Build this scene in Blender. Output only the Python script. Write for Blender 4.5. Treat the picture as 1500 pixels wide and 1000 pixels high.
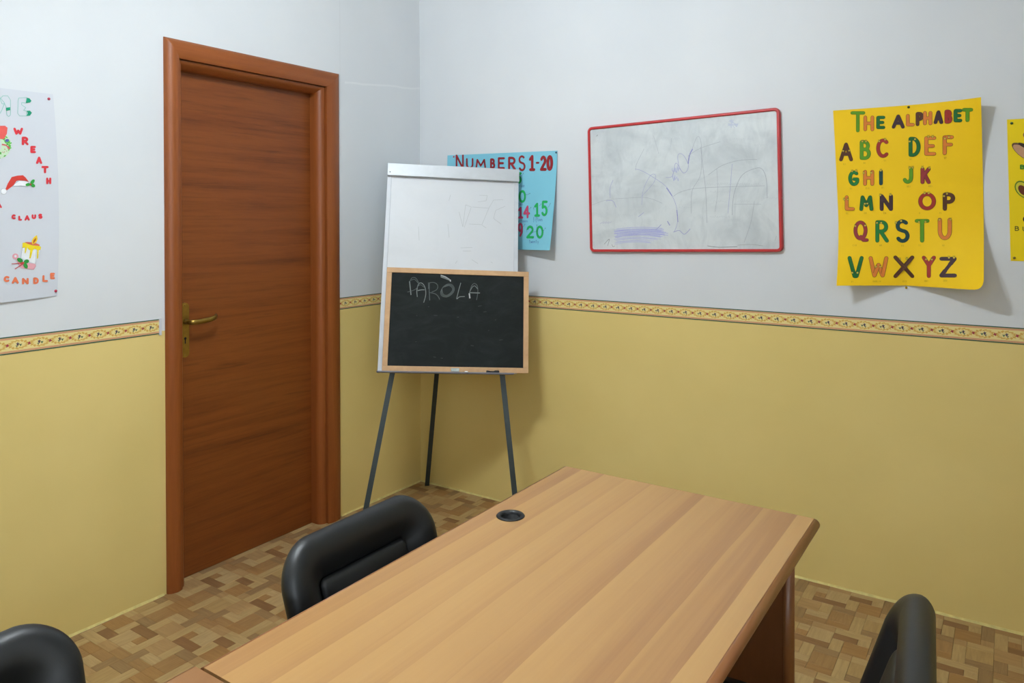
import bpy, bmesh, math, random
from mathutils import Vector, Matrix
random.seed(7)
for o in list(bpy.data.objects): bpy.data.objects.remove(o)
SC = bpy.context.scene; COL = SC.collection
W, H = 1500, 1000
# ------------------------------------------------------------------ camera, world, exposure
F_PX, YAW, PITCH, ROLL, PY = 1088.364, 33.92, -0.537, -0.101, 331.673
CAM = Vector((2.733, -3.147, 1.459))
def cam_axes():
    y, p, r = map(math.radians, (YAW, PITCH, ROLL))
    f = Vector((-math.sin(y)*math.cos(p), math.cos(y)*math.cos(p), math.sin(p)))
    a = Vector((math.cos(y), math.sin(y), 0)); u = a.cross(f)
    return math.cos(r)*a+math.sin(r)*u, -math.sin(r)*a+math.cos(r)*u, f
CR, CU, CF = cam_axes()
cd = bpy.data.cameras.new('camera'); cam = bpy.data.objects.new('camera', cd); COL.objects.link(cam)
cd.sensor_width = 36; cd.lens = F_PX/W*36; cd.shift_y = -(H/2-PY)/W; cd.clip_start = .05
m = Matrix((CR, CU, -CF)).transposed().to_4x4(); m.translation = CAM; cam.matrix_world = m
SC.camera = cam
wd = bpy.data.worlds.new('world'); SC.world = wd; wd.use_nodes = True
wd.node_tree.nodes['Background'].inputs[0].default_value = (.84, .93, 1, 1)
wd.node_tree.nodes['Background'].inputs[1].default_value = 7.5
vs = SC.view_settings; vs.view_transform = 'Standard'; vs.look = 'None'; vs.gamma = 1; vs.use_curve_mapping = False
vs.exposure = 0.0
LAMP_POS = (1.25, -2.05, 2.75); LAMP_POWER = 535.0       # fluorescent tube under the ceiling

def ray(px, py):
    return CF + CR*((px-W/2)/F_PX) + CU*((PY-py)/F_PX)
def on(px, py, ax, val):
    d = ray(px, py); return CAM + d*((val-CAM[ax])/d[ax])
def to_px(p):
    d = Vector(p)-CAM; z = d.dot(CF)
    return W/2+F_PX*d.dot(CR)/z, PY-F_PX*d.dot(CU)/z

# ------------------------------------------------------------------ node helpers / materials
def lin(c):
    return tuple(((v/255)/12.92 if v/255 <= .04045 else ((v/255+.055)/1.055)**2.4) for v in c)
def rgba(c): return lin(c)+(1,)
class N:
    def __init__(s, name):
        s.m = bpy.data.materials.new(name); s.m.use_nodes = True; s.t = s.m.node_tree
        s.b = s.t.nodes['Principled BSDF']
    def n(s, typ, **k):
        x = s.t.nodes.new(typ)
        for a, v in k.items(): setattr(x, a, v)
        return x
    def put(s, inp, v):
        if isinstance(v, bpy.types.NodeSocket): s.t.links.new(v, inp)
        elif v is not None: inp.default_value = v
    def math(s, op, a, b=None, c=None):
        x = s.n('ShaderNodeMath', operation=op)
        for i, v in enumerate((a, b, c)): s.put(x.inputs[i], v)
        return x.outputs[0]
    def mix(s, f, a, b, mode='MIX'):
        x = s.n('ShaderNodeMix', data_type='RGBA', blend_type=mode)
        s.put(x.inputs[0], f); s.put(x.inputs[6], a); s.put(x.inputs[7], b); return x.outputs[2]
    def coord(s, out='Object'): return s.n('ShaderNodeTexCoord').outputs[out]
    def pos(s): return s.n('ShaderNodeNewGeometry').outputs['Position']
    def sep(s, v):
        x = s.n('ShaderNodeSeparateXYZ'); s.put(x.inputs[0], v); return x.outputs
    def scale(s, v, sc):
        x = s.n('ShaderNodeMapping'); s.put(x.inputs[0], v); x.inputs['Scale'].default_value = sc; return x.outputs[0]
    def noise(s, v, sc=5, det=4, rough=.5, dist=0):
        x = s.n('ShaderNodeTexNoise'); s.put(x.inputs['Vector'], v); x.inputs['Scale'].default_value = sc
        x.inputs['Detail'].default_value = det; x.inputs['Roughness'].default_value = rough; x.inputs['Distortion'].default_value = dist
        return x.outputs[0]
    def ramp(s, f, stops):
        x = s.n('ShaderNodeValToRGB'); e = x.color_ramp.elements
        while len(e) < len(stops): e.new(.5)
        for i, (p, c) in enumerate(stops): e[i].position = p; e[i].color = c if len(c) == 4 else c+(1,)
        s.put(x.inputs[0], f); return x.outputs[0]
    def step(s, f, lo, hi):
        x = s.n('ShaderNodeMapRange'); s.put(x.inputs[0], f); x.inputs[1].default_value = lo; x.inputs[2].default_value = hi
        return x.outputs[0]
    def bump(s, h, st=.2, d=.001):
        x = s.n('ShaderNodeBump'); x.inputs['Strength'].default_value = st; x.inputs['Distance'].default_value = d
        s.put(x.inputs['Height'], h); s.t.links.new(x.outputs[0], s.b.inputs['Normal'])
    def out(s, col=None, rough=.5, metal=0, spec=None):
        s.put(s.b.inputs['Base Color'], col); s.put(s.b.inputs['Roughness'], rough); s.b.inputs['Metallic'].default_value = metal
        if spec is not None: s.b.inputs['Specular IOR Level'].default_value = spec
        return s.m
def plain(name, c, rough=.5, metal=0, var=.06, sc=30, spec=None, bump=0):
    q = N(name); v = q.coord(); n = q.noise(v, sc, 3)
    a = tuple(x*(1-var) for x in lin(c))+(1,); b = tuple(min(1, x*(1+var)) for x in lin(c))+(1,)
    if bump: q.bump(q.noise(v, sc*8, 2), bump, .0005)
    return q.out(q.ramp(n, [(.3, a), (.7, b)]), rough, metal, spec)
def wood(name, cols, mapping, rough=.4, streak=None, spec=.4, dist=.6, sc=1.0):
    q = N(name); v = q.scale(q.coord(), mapping)
    a = q.noise(v, sc, 5, .55, dist); b = q.noise(v, sc*6, 3, .6, .3); c = q.noise(v, sc*26, 2, .5)
    f = q.math('ADD', q.math('MULTIPLY', a, .62), q.math('ADD', q.math('MULTIPLY', b, .26), q.math('MULTIPLY', c, .12)))
    col = q.ramp(f, cols)
    if streak:
        s1 = q.step(q.noise(v, sc*2.3, 4, .6, 1.2), .60, .72)
        col = q.mix(q.math('MULTIPLY', s1, .6), col, streak+(1,))
    q.bump(c, .06, .0005)
    return q.out(col, rough, 0, spec)
WHITE_WALL, YELLOW_WALL = (227, 227, 228), (217, 193, 120)
def wall_material(name, marks=False):
    q = N(name); p = q.pos(); x, y, z = q.sep(p)
    n = q.noise(p, 1.3, 4); n2 = q.noise(p, 60, 3)
    wh = q.ramp(n, [(.3, lin((209, 213, 217))), (.7, lin((218, 221, 224)))])
    ye = q.ramp(n, [(.3, lin((218, 195, 122))), (.7, lin((228, 205, 134)))])
    if marks:   # plaster repair lines beside the door
        wob = q.math('MULTIPLY', q.math('SUBTRACT', q.noise(p, 6, 3), .5), .02)
        inside = q.math('GREATER_THAN', y, -.56)
        zz = q.math('ADD', q.math('MULTIPLY', y, .09), wob)
        d = q.math('ABSOLUTE', q.math('SUBTRACT', z, q.math('ADD', 2.187, zz)))
        wh = q.mix(q.math('MULTIPLY', q.math('MULTIPLY', q.math('LESS_THAN', d, .005), inside), .30), wh, (.86, .87, .88, 1))
        d2 = q.math('LESS_THAN', q.math('ABSOLUTE', q.math('ADD', y, .590)), .0016)
        wh = q.mix(q.math('MULTIPLY', q.math('MULTIPLY', d2, q.math('GREATER_THAN', z, 2.0)), .3), wh, (.5, .5, .52, 1))
    scuff = q.step(q.noise(q.scale(p, (3, 3, 14)), 1.7, 5, .7, .5), .70, .78)
    ye = q.mix(q.math('MULTIPLY', scuff, .14), ye, lin((150, 125, 70))+(1,))
    up = q.math('GREATER_THAN', z, 1.03)
    q.bump(n2, .12, .0015)
    return q.out(q.mix(up, ye, wh), .75, 0, .25)
M = {}
M['wall'] = wall_material('painted_wall'); M['wall_marks'] = wall_material('painted_wall_repaired', True)
M['ceiling'] = plain('ceiling_paint', (238, 238, 236), .8, var=.02, sc=2)
M['caulk'] = plain('yellow_caulk', (214, 198, 128), .7, var=.14, sc=40, bump=.4)
M['door'] = wood('door_cherry', [(.28, lin((80, 36, 8))), (.44, lin((112, 56, 17))), (.56, lin((124, 66, 23))), (.75, lin((96, 46, 12)))], (1, .95, 24), .42, lin((84, 38, 9)), dist=.7)
M['frame_v'] = wood('frame_cherry_upright', [(.3, lin((124, 64, 25))), (.7, lin((146, 81, 36)))], (18, 18, 1.2), .38)
M['frame_h'] = wood('frame_cherry_head', [(.3, lin((124, 64, 25))), (.7, lin((146, 81, 36)))], (18, 1.2, 18), .38)
M['brass'] = plain('aged_brass', (150, 122, 58), .34, .9, .1, 60)
M['black'] = plain('black_paint', (15, 16, 17), .5)
M['dark'] = plain('dark_void', (12, 12, 13), .8)
M['leg_metal'] = plain('dark_green_grey_metal', (52, 60, 60), .42, .35)
M['alu'] = plain('brushed_aluminium', (184, 188, 192), .45, .3, .03)
M['alu_frame'] = plain('pale_aluminium_frame', (198, 202, 208), .5, .1, .03)
M['tray_grey'] = plain('grey_tray_metal', (128, 126, 134), .45, .3)
M['red_plastic'] = plain('red_plastic', (186, 40, 42), .38, 0, .05)
M['pine'] = wood('pine_frame', [(.3, lin((186, 146, 104))), (.7, lin((212, 172, 128)))], (9, 9, 9), .55)
M['chrome'] = plain('grey_clip_metal', (150, 156, 150), .35, .7)
M['chalk'] = plain('white_chalk', (236, 236, 232), .9)
q = N('beech_laminate'); v = q.coord(); x, y, z = q.sep(v)
wob = q.math('MULTIPLY', q.math('SUBTRACT', q.noise(q.scale(v, (2, .8, 1)), 1.2, 2), .5), .05)
xx = q.math('MULTIPLY', q.math('ADD', x, wob), 13.0)
wn = q.n('ShaderNodeTexWhiteNoise', noise_dimensions='1D'); q.put(wn.inputs['W'], q.math('FLOOR', xx))
tone = q.math('ADD', q.math('MULTIPLY', wn.outputs[0], .55), q.math('MULTIPLY', q.math('FRACT', xx), .45))
g1 = q.noise(q.scale(v, (34, .9, 1)), 1.0, 4, .6, .4); g2 = q.noise(q.scale(v, (150, 2.5, 1)), 1.0, 3, .6)
f = q.math('ADD', q.math('MULTIPLY', tone, .46), q.math('ADD', q.math('MULTIPLY', g1, .38), q.math('MULTIPLY', g2, .16)))
M['tabletop'] = q.out(q.ramp(f, [(.22, lin((185, 143, 86))), (.45, lin((176, 133, 79))), (.62, lin((163, 118, 71))), (.80, lin((146, 101, 62)))]), .36, 0, .5)
M['tabletop_red'] = wood('reddish_laminate', [(.30, lin((136, 93, 54))), (.7, lin((147, 103, 62)))], (8, .5, 1), .36, dist=.2)
M['edge_brown'] = wood('brown_edge', [(.3, lin((128, 80, 46))), (.7, lin((150, 98, 58)))], (6, 1, 6), .32)
M['panel_brown'] = wood('brown_panel', [(.3, lin((108, 66, 36))), (.7, lin((132, 84, 48)))], (8, 8, 1), .5)
M['leather'] = plain('black_leatherette', (21, 23, 24), .44, 0, .1, 12, .45, .25)
M['slate'] = None
# whiteboard (grey ghosting of rubbed-out ink is dirt with a shape of its own)
q = N('smudged_whiteboard'); v = q.coord()
a = q.step(q.noise(q.scale(v, (3, 1, 4)), 1.6, 5, .6, .8), .42, .72); b = q.step(q.noise(q.scale(v, (7, 1, 3)), 2, 4, .65, 1.5), .48, .75)
c = q.mix(q.math('MULTIPLY', a, .55), rgba((208, 214, 216)), rgba((164, 172, 177)))
c = q.mix(q.math('MULTIPLY', b, .30), c, rgba((150, 160, 168)))
M['wb'] = q.out(c, .36, 0, .5)
q = N('flipchart_surface'); v = q.coord()
a = q.step(q.noise(q.scale(v, (3, 3, 3)), 1.5, 5, .6, .8), .5, .8)
M['flip'] = q.out(q.mix(q.math('MULTIPLY', a, .35), rgba((206, 209, 213)), rgba((186, 190, 193))), .4, 0, .5)
q = N('slate_board'); v = q.coord()
a = q.step(q.noise(q.scale(v, (3, 3, 6)), 2.2, 6, .65, 1.2), .45, .85)
M['slate'] = q.out(q.mix(q.math('MULTIPLY', a, .5), rgba((19, 24, 24)), rgba((48, 54, 53))), .75, 0, .25)
def paper(name, c, var=.03):
    q = N(name); v = q.coord(); n = q.noise(v, 3, 4)
    q.bump(q.noise(v, 5, 3), .05, .004)
    return q.out(q.ramp(n, [(.3, tuple(x*(1-var) for x in lin(c))), (.7, tuple(min(1, x*(1+var)) for x in lin(c)))]), .65, 0, .25)
M['paper_yellow'] = paper('yellow_paper', (244, 200, 22)); M['paper_lemon'] = paper('lemon_paper', (238, 208, 18))
M['paper_blue'] = paper('blue_paper', (128, 196, 216)); M['paper_white'] = paper('white_paper', (203, 207, 215))
q = N('ink_print'); at = q.n('ShaderNodeAttribute', attribute_name='Col')
nz = q.step(q.noise(q.coord(), 160, 3, .7), .2, .8)
M['ink'] = q.out(q.mix(q.math('MULTIPLY', nz, .22), at.outputs['Color'], (.82, .8, .74, 1)), .6, 0, .25)
q = N('solid_ink'); at = q.n('ShaderNodeAttribute', attribute_name='Col')
nz = q.step(q.noise(q.coord(), 60, 3, .7), .3, .7)
M['ink_solid'] = q.out(q.mix(q.math('MULTIPLY', nz, .12), at.outputs['Color'], (.02, .02, .02, 1)), .6, 0, .25)
for k, ax in (('block_x', (6, 60, 1)), ('block_y', (60, 6, 1))):
    q = N('parquet_'+k); at = q.n('ShaderNodeAttribute', attribute_name='Col'); p = q.pos()
    g = q.noise(q.scale(p, ax), 1.6, 5, .6, .9)
    f = q.step(g, .30, .72)
    c = q.mix(f, q.mix(.5, at.outputs['Color'], (.50, .42, .33, 1), 'MULTIPLY'), at.outputs['Color'])
    M[k] = q.out(c, .42, 0, .4)
# wallpaper border print: u in metres, v from 0 to 1
q = N('border_print'); uv = q.n('ShaderNodeUVMap').outputs[0]; u, v, _ = q.sep(uv)
PER = .0655
fu = q.math('SUBTRACT', q.math('FRACT', q.math('DIVIDE', u, PER)), .5); vv = q.math('SUBTRACT', v, .5)
av = q.math('ABSOLUTE', vv)
cream = q.mix(q.step(q.noise(uv, 40, 2), .3, .7), rgba((224, 206, 136)), rgba((230, 214, 150)))
X = q.math('DIVIDE', fu, .40); Y = q.math('DIVIDE', vv, .215)
e = q.math('SQRT', q.math('ADD', q.math('MULTIPLY', X, X), q.math('MULTIPLY', Y, Y)))
ang = q.math('ARCTAN2', Y, X)
leaf = q.math('SINE', q.math('ADD', q.math('MULTIPLY', ang, 13), q.math('MULTIPLY', e, 7)))
wid = q.math('ADD', .17, q.math('MULTIPLY', leaf, .13))
ring = q.math('LESS_THAN', q.math('ABSOLUTE', q.math('SUBTRACT', e, 1)), wid)
col = q.mix(q.math('MULTIPLY', ring, .85), cream, rgba((204, 158, 66)))
def blob(cu, cv, r, lob=0):
    a = q.math('MULTIPLY', q.math('SUBTRACT', fu, cu), PER/.058); b = q.math('SUBTRACT', vv, cv)
    d = q.math('SQRT', q.math('ADD', q.math('MULTIPLY', a, a), q.math('MULTIPLY', b, b)))
    if lob: r = q.math('ADD', r, q.math('MULTIPLY', q.math('SINE', q.math('MULTIPLY', q.math('ARCTAN2', b, a), lob)), .025))
    return q.math('LESS_THAN', d, r)
col = q.mix(blob(-.10, -.03, .055, 3), col, rgba((52, 96, 74)))
col = q.mix(blob(.07, -.09, .045, 3), col, rgba((60, 92, 80)))
col = q.mix(blob(.03, .04, .07, 5), col, rgba((70, 62, 84)))
col = q.mix(blob(.02, -.02, .04), col, rgba((88, 60, 76)))
col = q.mix(q.math('MAXIMUM', blob(-.5, 0, .075, 4), blob(.5, 0, .075, 4)), col, rgba((158, 48, 66)))
def band(lo, hi): return q.math('MULTIPLY', q.math('GREATER_THAN', av, lo), q.math('LESS_THAN', av, hi))
col = q.mix(band(.315, .345), col, rgba((206, 142, 110)))
col = q.mix(band(.36, .415), col, rgba((200, 128, 104)))
col = q.mix(q.math('GREATER_THAN', av, .432), col, rgba((48, 84, 72)))
M['border'] = q.out(col, .55, 0, .3)
q = N('lamp_glass'); q.b.inputs['Emission Color'].default_value = (.86, .945, 1, 1); q.b.inputs['Emission Strength'].default_value = LAMP_POWER
M['lamp'] = q.out((.9, .9, .9, 1), .4)

# ------------------------------------------------------------------ object helpers
def link(name, me, parent=None, mat=None, smooth=False):
    o = bpy.data.objects.new(name, me); COL.objects.link(o)
    if mat is not None and not me.materials: me.materials.append(M[mat] if isinstance(mat, str) else mat)
    if smooth:
        for p in me.polygons: p.use_smooth = True
    if parent is not None: o.parent = parent
    return o
def tag(o, label, cat, group=None, kind=None):
    o['label'] = label
    if cat: o['category'] = cat
    if group: o['group'] = group
    if kind: o['kind'] = kind
    return o
def empty(name, loc, rz=0):
    o = bpy.data.objects.new(name, None); COL.objects.link(o); o.location = loc; o.rotation_euler = (0, 0, rz); o.empty_display_size = .1; return o
def mesh_obj(name, verts, faces, mat, parent=None, smooth=False, off=(0, 0, 0)):
    me = bpy.data.meshes.new(name); o = Vector(off)
    me.from_pydata([tuple(Vector(v)-o) for v in verts], [], faces); me.update()
    return link(name, me, parent, mat, smooth)
BOXF = [(0, 3, 2, 1), (4, 5, 6, 7), (0, 1, 5, 4), (1, 2, 6, 5), (2, 3, 7, 6), (3, 0, 4, 7)]
def box_vf(a, b):
    (x0, y0, z0), (x1, y1, z1) = a, b
    return [(x0, y0, z0), (x1, y0, z0), (x1, y1, z0), (x0, y1, z0), (x0, y0, z1), (x1, y0, z1), (x1, y1, z1), (x0, y1, z1)], BOXF
def boxes(name, lst, mat, parent=None, off=(0, 0, 0), bevel=0, xf=None):
    V, Fc = [], []
    for a, b in lst:
        v, f = box_vf(a, b); k = len(V); V += [xf(p) if xf else p for p in v]; Fc += [tuple(i+k for i in t) for t in f]
    o = mesh_obj(name, V, Fc, mat, parent, False, off)
    if bevel:
        bm = bmesh.new(); bm.from_mesh(o.data)
        bmesh.ops.bevel(bm, geom=bm.edges[:], offset=bevel, segments=2, affect='EDGES', profile=.6)
        bm.to_mesh(o.data); bm.free()
    return o
def tube(name, pts, r, mat, parent, off=(0, 0, 0), n=10, caps=True):
    pts = [Vector(p) for p in pts]; V, Fc = [], []
    for i, p in enumerate(pts):
        t = (pts[min(i+1, len(pts)-1)]-pts[max(i-1, 0)]).normalized()
        a = t.orthogonal().normalized() if i == 0 else (pa-t*pa.dot(t)).normalized()
        pa = a; b = t.cross(a)
        for k in range(n):
            g = 2*math.pi*k/n; V.append(p+(a*math.cos(g)+b*math.sin(g))*r)
    for i in range(len(pts)-1):
        for k in range(n): Fc.append((i*n+k, i*n+(k+1) % n, (i+1)*n+(k+1) % n, (i+1)*n+k))
    if caps: Fc += [tuple(range(n-1, -1, -1)), tuple((len(pts)-1)*n+k for k in range(n))]
    return mesh_obj(name, V, Fc, mat, parent, True, off)
def lathe(name, prof, mat, parent, centre=(0, 0, 0), n=32, axis='z', off=(0, 0, 0)):
    V, Fc = [], []; c = Vector(centre)
    for r, h in prof:
        for k in range(n):
            g = 2*math.pi*k/n
            d = {'z': (r*math.cos(g), r*math.sin(g), h), 'y': (r*math.cos(g), h, r*math.sin(g)), 'x': (h, r*math.cos(g), r*math.sin(g))}[axis]
            V.append(c+Vector(d))
    for i in range(len(prof)-1):
        for k in range(n): Fc.append((i*n+k, i*n+(k+1) % n, (i+1)*n+(k+1) % n, (i+1)*n+k))
    o = mesh_obj(name, V, Fc, mat, parent, True, off)
    bm = bmesh.new(); bm.from_mesh(o.data); bmesh.ops.remove_doubles(bm, verts=bm.verts, dist=1e-6)
    bmesh.ops.recalc_face_normals(bm, faces=bm.faces); bm.to_mesh(o.data); bm.free()
    return o
def prism(name, prof, axis, a, b, mat, parent=None, off=(0, 0, 0), smooth=False):
    """closed 2-D profile swept along an axis from a to b"""
    n = len(prof); V = []
    for t in (a, b):
        for p, q_ in prof: V.append({'x': (t, p, q_), 'y': (p, t, q_), 'z': (p, q_, t)}[axis])
    Fc = [(i, (i+1) % n, n+(i+1) % n, n+i) for i in range(n)]+[tuple(range(n-1, -1, -1)), tuple(range(n, 2*n))]
    o = mesh_obj(name, V, Fc, mat, parent, False, off)
    bm = bmesh.new(); bm.from_mesh(o.data); bmesh.ops.recalc_face_normals(bm, faces=bm.faces); bm.to_mesh(o.data); bm.free()
    if smooth:
        for p in o.data.polygons: p.use_smooth = len(p.vertices) == 4
    return o
def set_col(me, cols):
    """cols: one linear colour for each face"""
    ca = me.color_attributes.new('Col', 'FLOAT_COLOR', 'CORNER'); d = []
    for p in me.polygons:
        c = cols[p.index] if isinstance(cols, list) else cols
        d += [c[0], c[1], c[2], 1.0]*p.loop_total
    ca.data.foreach_set('color', d)

# ------------------------------------------------------------------ room shell
RX, RY, CH = 3.45, -4.1, 2.84
D0, D1, DH = -1.505, -.603, 2.17           # outer sides and top of the door casing
T = .14
wl = boxes('wall_left', [((-T, RY, 0), (0, D0+.03, CH)), ((-T, D1-.03, 0), (0, 0, CH)), ((-T, D0+.03, DH-.03), (0, D1-.03, CH))], 'wall_marks')
tag(wl, 'white and mustard yellow painted wall with the brown door', 'wall', kind='structure')
tag(boxes('wall_back', [((-T, 0, 0), (RX+T, T, CH))], 'wall'), 'white and mustard yellow painted wall behind the whiteboard and alphabet poster', 'wall', kind='structure')
WY0, WY1, WZ0, WZ1 = -3.85, -2.45, 1.12, 2.45      # opening for an unseen window, added beside the viewer as fill light
tag(boxes('wall_right', [((RX, RY, 0), (RX+T, WY0, CH)), ((RX, WY1, 0), (RX+T, 0, CH)), ((RX, WY0, 0), (RX+T, WY1, WZ0)), ((RX, WY0, WZ1), (RX+T, WY1, CH))], 'wall'), 'two-tone painted wall to the right of the view', 'wall', kind='structure')
tag(boxes('wall_front', [((-T, RY-T, 0), (RX+T, RY, CH))], 'wall'), 'two-tone painted wall behind the viewer', 'wall', kind='structure')
tag(boxes('ceiling', [((-T, RY-T, CH), (RX+T, T, CH+.1))], 'ceiling'), 'plain white painted ceiling', 'ceiling', kind='structure')
q = N('window_glass'); tr = q.n('ShaderNodeBsdfTransparent'); gl = q.n('ShaderNodeBsdfGlossy'); gl.inputs['Roughness'].default_value = .05; mx = q.n('ShaderNodeMixShader'); mx.inputs[0].default_value = .07
q.t.links.new(tr.outputs[0], mx.inputs[1]); q.t.links.new(gl.outputs[0], mx.inputs[2]); q.t.links.new(mx.outputs[0], q.t.nodes['Material Output'].inputs[0]); M['glass'] = q.m
M['white_frame'] = plain('white_window_frame', (230, 230, 228), .4, var=.02)
wn_ = tag(empty('window_1', (RX, (WY0+WY1)/2, WZ0)), 'white framed window in the right wall beside the viewer', 'window', kind='structure')
wo = Vector(wn_.location)
for y0_, y1_, z0_, z1_ in ((WY0, WY0+.05, WZ0, WZ1), (WY1-.05, WY1, WZ0, WZ1), (WY0+.05, WY1-.05, WZ0, WZ0+.05), (WY0+.05, WY1-.05, WZ1-.05, WZ1), ((WY0+WY1)/2-.03, (WY0+WY1)/2+.03, WZ0+.05, WZ1-.05)):
    boxes('window_frame', [((RX+.03, y0_, z0_), (RX+.09, y1_, z1_))], 'white_frame', wn_, wo)
for y0_, y1_ in ((WY0+.05, (WY0+WY1)/2-.03), ((WY0+WY1)/2+.03, WY1-.05)): boxes('pane', [((RX+.058, y0_, WZ0+.05), (RX+.062, y1_, WZ1-.05))], 'glass', wn_, wo)
# floor: vinyl parquet tiles, each an 8 x 8 mosaic of wood-look blocks
fl = boxes('floor', [((-T, RY-T, -.08), (RX+T, T, -.004))], plain('floor_joint', (96, 74, 44), .8))
tag(fl, 'light brown parquet mosaic floor', 'floor', kind='structure')
LT, PALE, MID, BRN, ORG, DRK, DGR, OLV = (182, 154, 106), (182, 155, 110), (172, 139, 94), (158, 122, 78), (160, 121, 74), (138, 102, 66), (148, 118, 80), (174, 144, 95)
PAT = [(0, 0, 2, 1, BRN, 0), (2, 0, 4, 1, MID, 0), (4, 0, 7, 1, LT, 0), (7, 0, 8, 3, DGR, 1), (0, 1, 1, 4, LT, 1), (1, 1, 2, 2, PALE, 0), (1, 2, 2, 3, ORG, 1),
       (2, 1, 4, 3, PALE, 1), (4, 1, 6, 2, DRK, 0), (6, 1, 7, 2, LT, 1), (4, 2, 5, 4, LT, 1), (5, 2, 7, 4, ORG, 0), (1, 3, 4, 4, DRK, 0), (7, 3, 8, 4, MID, 1),
       (0, 4, 2, 6, MID, 0), (2, 4, 3, 6, LT, 1), (3, 4, 5, 5, DGR, 0), (5, 4, 6, 5, MID, 0), (6, 4, 8, 5, LT, 0), (3, 5, 5, 7, BRN, 1), (5, 5, 6, 8, LT, 1),
       (6, 5, 8, 7, OLV, 1), (6, 7, 8, 8, DGR, 0), (0, 6, 1, 8, DGR, 1), (1, 6, 3, 7, PALE, 0), (1, 7, 3, 8, BRN, 0), (3, 7, 5, 8, ORG, 0)]
TS = .313; UN = TS/8; GAP = .0003
def block_vf(x0, y0, x1, y1):
    e = .0006; g = GAP
    z = (-.005, -.0007, 0)
    V = [(x0+g, y0+g, z[0]), (x1-g, y0+g, z[0]), (x1-g, y1-g, z[0]), (x0+g, y1-g, z[0]),
         (x0+g, y0+g, z[1]), (x1-g, y0+g, z[1]), (x1-g, y1-g, z[1]), (x0+g, y1-g, z[1]),
         (x0+g+e, y0+g+e, z[2]), (x1-g-e, y0+g+e, z[2]), (x1-g-e, y1-g-e, z[2]), (x0+g+e, y1-g-e, z[2])]
    Fc = [(0, 1, 5, 4), (1, 2, 6, 5), (2, 3, 7, 6), (3, 0, 4, 7), (4, 5, 9, 8), (5, 6, 10, 9), (6, 7, 11, 10), (7, 4, 8, 11), (8, 9, 10, 11)]
    return V, Fc
def grid_tiles(ox, oy, xa, xb):
    out = []
    i0 = math.floor((xa-ox)/TS); i1 = math.ceil((xb-ox)/TS)
    j0 = math.floor((0-oy)/TS)-1; 
    for i in range(i0, i1):
        for j in range(-12, 8):
            x0, y1 = ox+i*TS, oy+j*TS
            if y1-TS > 0 or y1 < RY: continue
            out.append((i, j, x0, y1, xa, xb))
    return out
TILES = grid_tiles(.283, -1.524, -.061, 1.222)+grid_tiles(2.063, .004, 1.222, RX)
POLYS = [[(112, 932), (243, 870), (470, 762), (412, 805), (424, 895), (290, 975), (228, 1000), (120, 1000)], [(590, 718), (616, 705), (724, 731), (660, 765), (640, 770), (620, 730)],
         [(1156, 843), (1345, 886), (1300, 905), (1250, 1000), (1156, 1000)], [(1360, 894), (1500, 930), (1500, 1000), (1375, 1000)]]
def inside(p, poly):
    x, y = p; r = False
    for (x0, y0), (x1, y1) in zip(poly, poly[1:]+poly[:1]):
        if (y0 > y) != (y1 > y) and x < (x1-x0)*(y-y0)/(y1-y0)+x0: r = not r
    return r
BL = []
for (i, j, tx, ty, xa, xb) in TILES:
    left = xb < 2; rot = (left and (i, j) == (-1, 0)) or (random.random() < .22 and not (left and i in (-1, 0) and j in (0, 1)) and not (not left and j in (0, -1)))
    for k, (c0, r0, c1, r1, col, gy) in enumerate(PAT):
        if rot: c0, r0, c1, r1 = 8-c1, 8-r1, 8-c0, 8-r0
        X0, X1, Y0, Y1 = tx+c0*UN, tx+c1*UN, ty-r1*UN, ty-r0*UN
        x0, x1, y0, y1 = max(X0, xa), min(X1, xb), max(Y0, RY), min(Y1, 0)
        if x0 < 0 and (y1 > -.64 or y0 < -1.47): x0 = 0
        if x1-x0 < .003 or y1-y0 < .003: continue
        whole = (x0, x1, y0, y1) == (X0, X1, Y0, Y1)
        s = 0
        pc = Vector(((x0+x1)/2, (y0+y1)/2, 0))
        if (pc-CAM).dot(CF) > .4:
            cp = to_px(pc)
            if any(inside(cp, P_) for P_ in POLYS) :
                q4 = [to_px((a, b, 0)) for a, b in ((x0, y0), (x1, y0), (x1, y1), (x0, y1))]
                s = abs(sum(q4[n][0]*q4[(n+1) % 4][1]-q4[(n+1) % 4][0]*q4[n][1] for n in range(4)))/2
        BL.append((s, k, x0, y0, x1, y1, whole, col, gy))
BL.sort(key=lambda b: -b[0])
shared = {}
rest = {'block_x': ([], [], []), 'block_y': ([], [], [])}
for n_, (s, k, x0, y0, x1, y1, whole, col, gy) in enumerate(BL):
    mt = 'block_y' if gy else 'block_x'
    if n_ < 298 and s > 0:
        key = (k, round(x1-x0, 4), round(y1-y0, 4))
        if key not in shared:
            V, Fc = block_vf(-(x1-x0)/2, -(y1-y0)/2, (x1-x0)/2, (y1-y0)/2)
            me = bpy.data.meshes.new('parquet_block'); me.from_pydata(V, [], Fc); set_col(me, lin(col)); me.materials.append(M[mt]); shared[key] = me
        o = bpy.data.objects.new('parquet_block', shared[key]); COL.objects.link(o); o.parent = fl
        o.location = ((x0+x1)/2, (y0+y1)/2, -.0002*random.random())
    else:
        V, Fc, Cc = rest[mt]; b = len(V); v, f = block_vf(x0, y0, x1, y1); V += v; Fc += [tuple(i+b for i in t) for t in f]; Cc += [lin(col)]*len(f)
for mt, (V, Fc, Cc) in rest.items():
    o = mesh_obj('parquet_blocks', V, Fc, mt, fl); set_col(o.data, Cc); o['kind'] = 'stuff'
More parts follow.
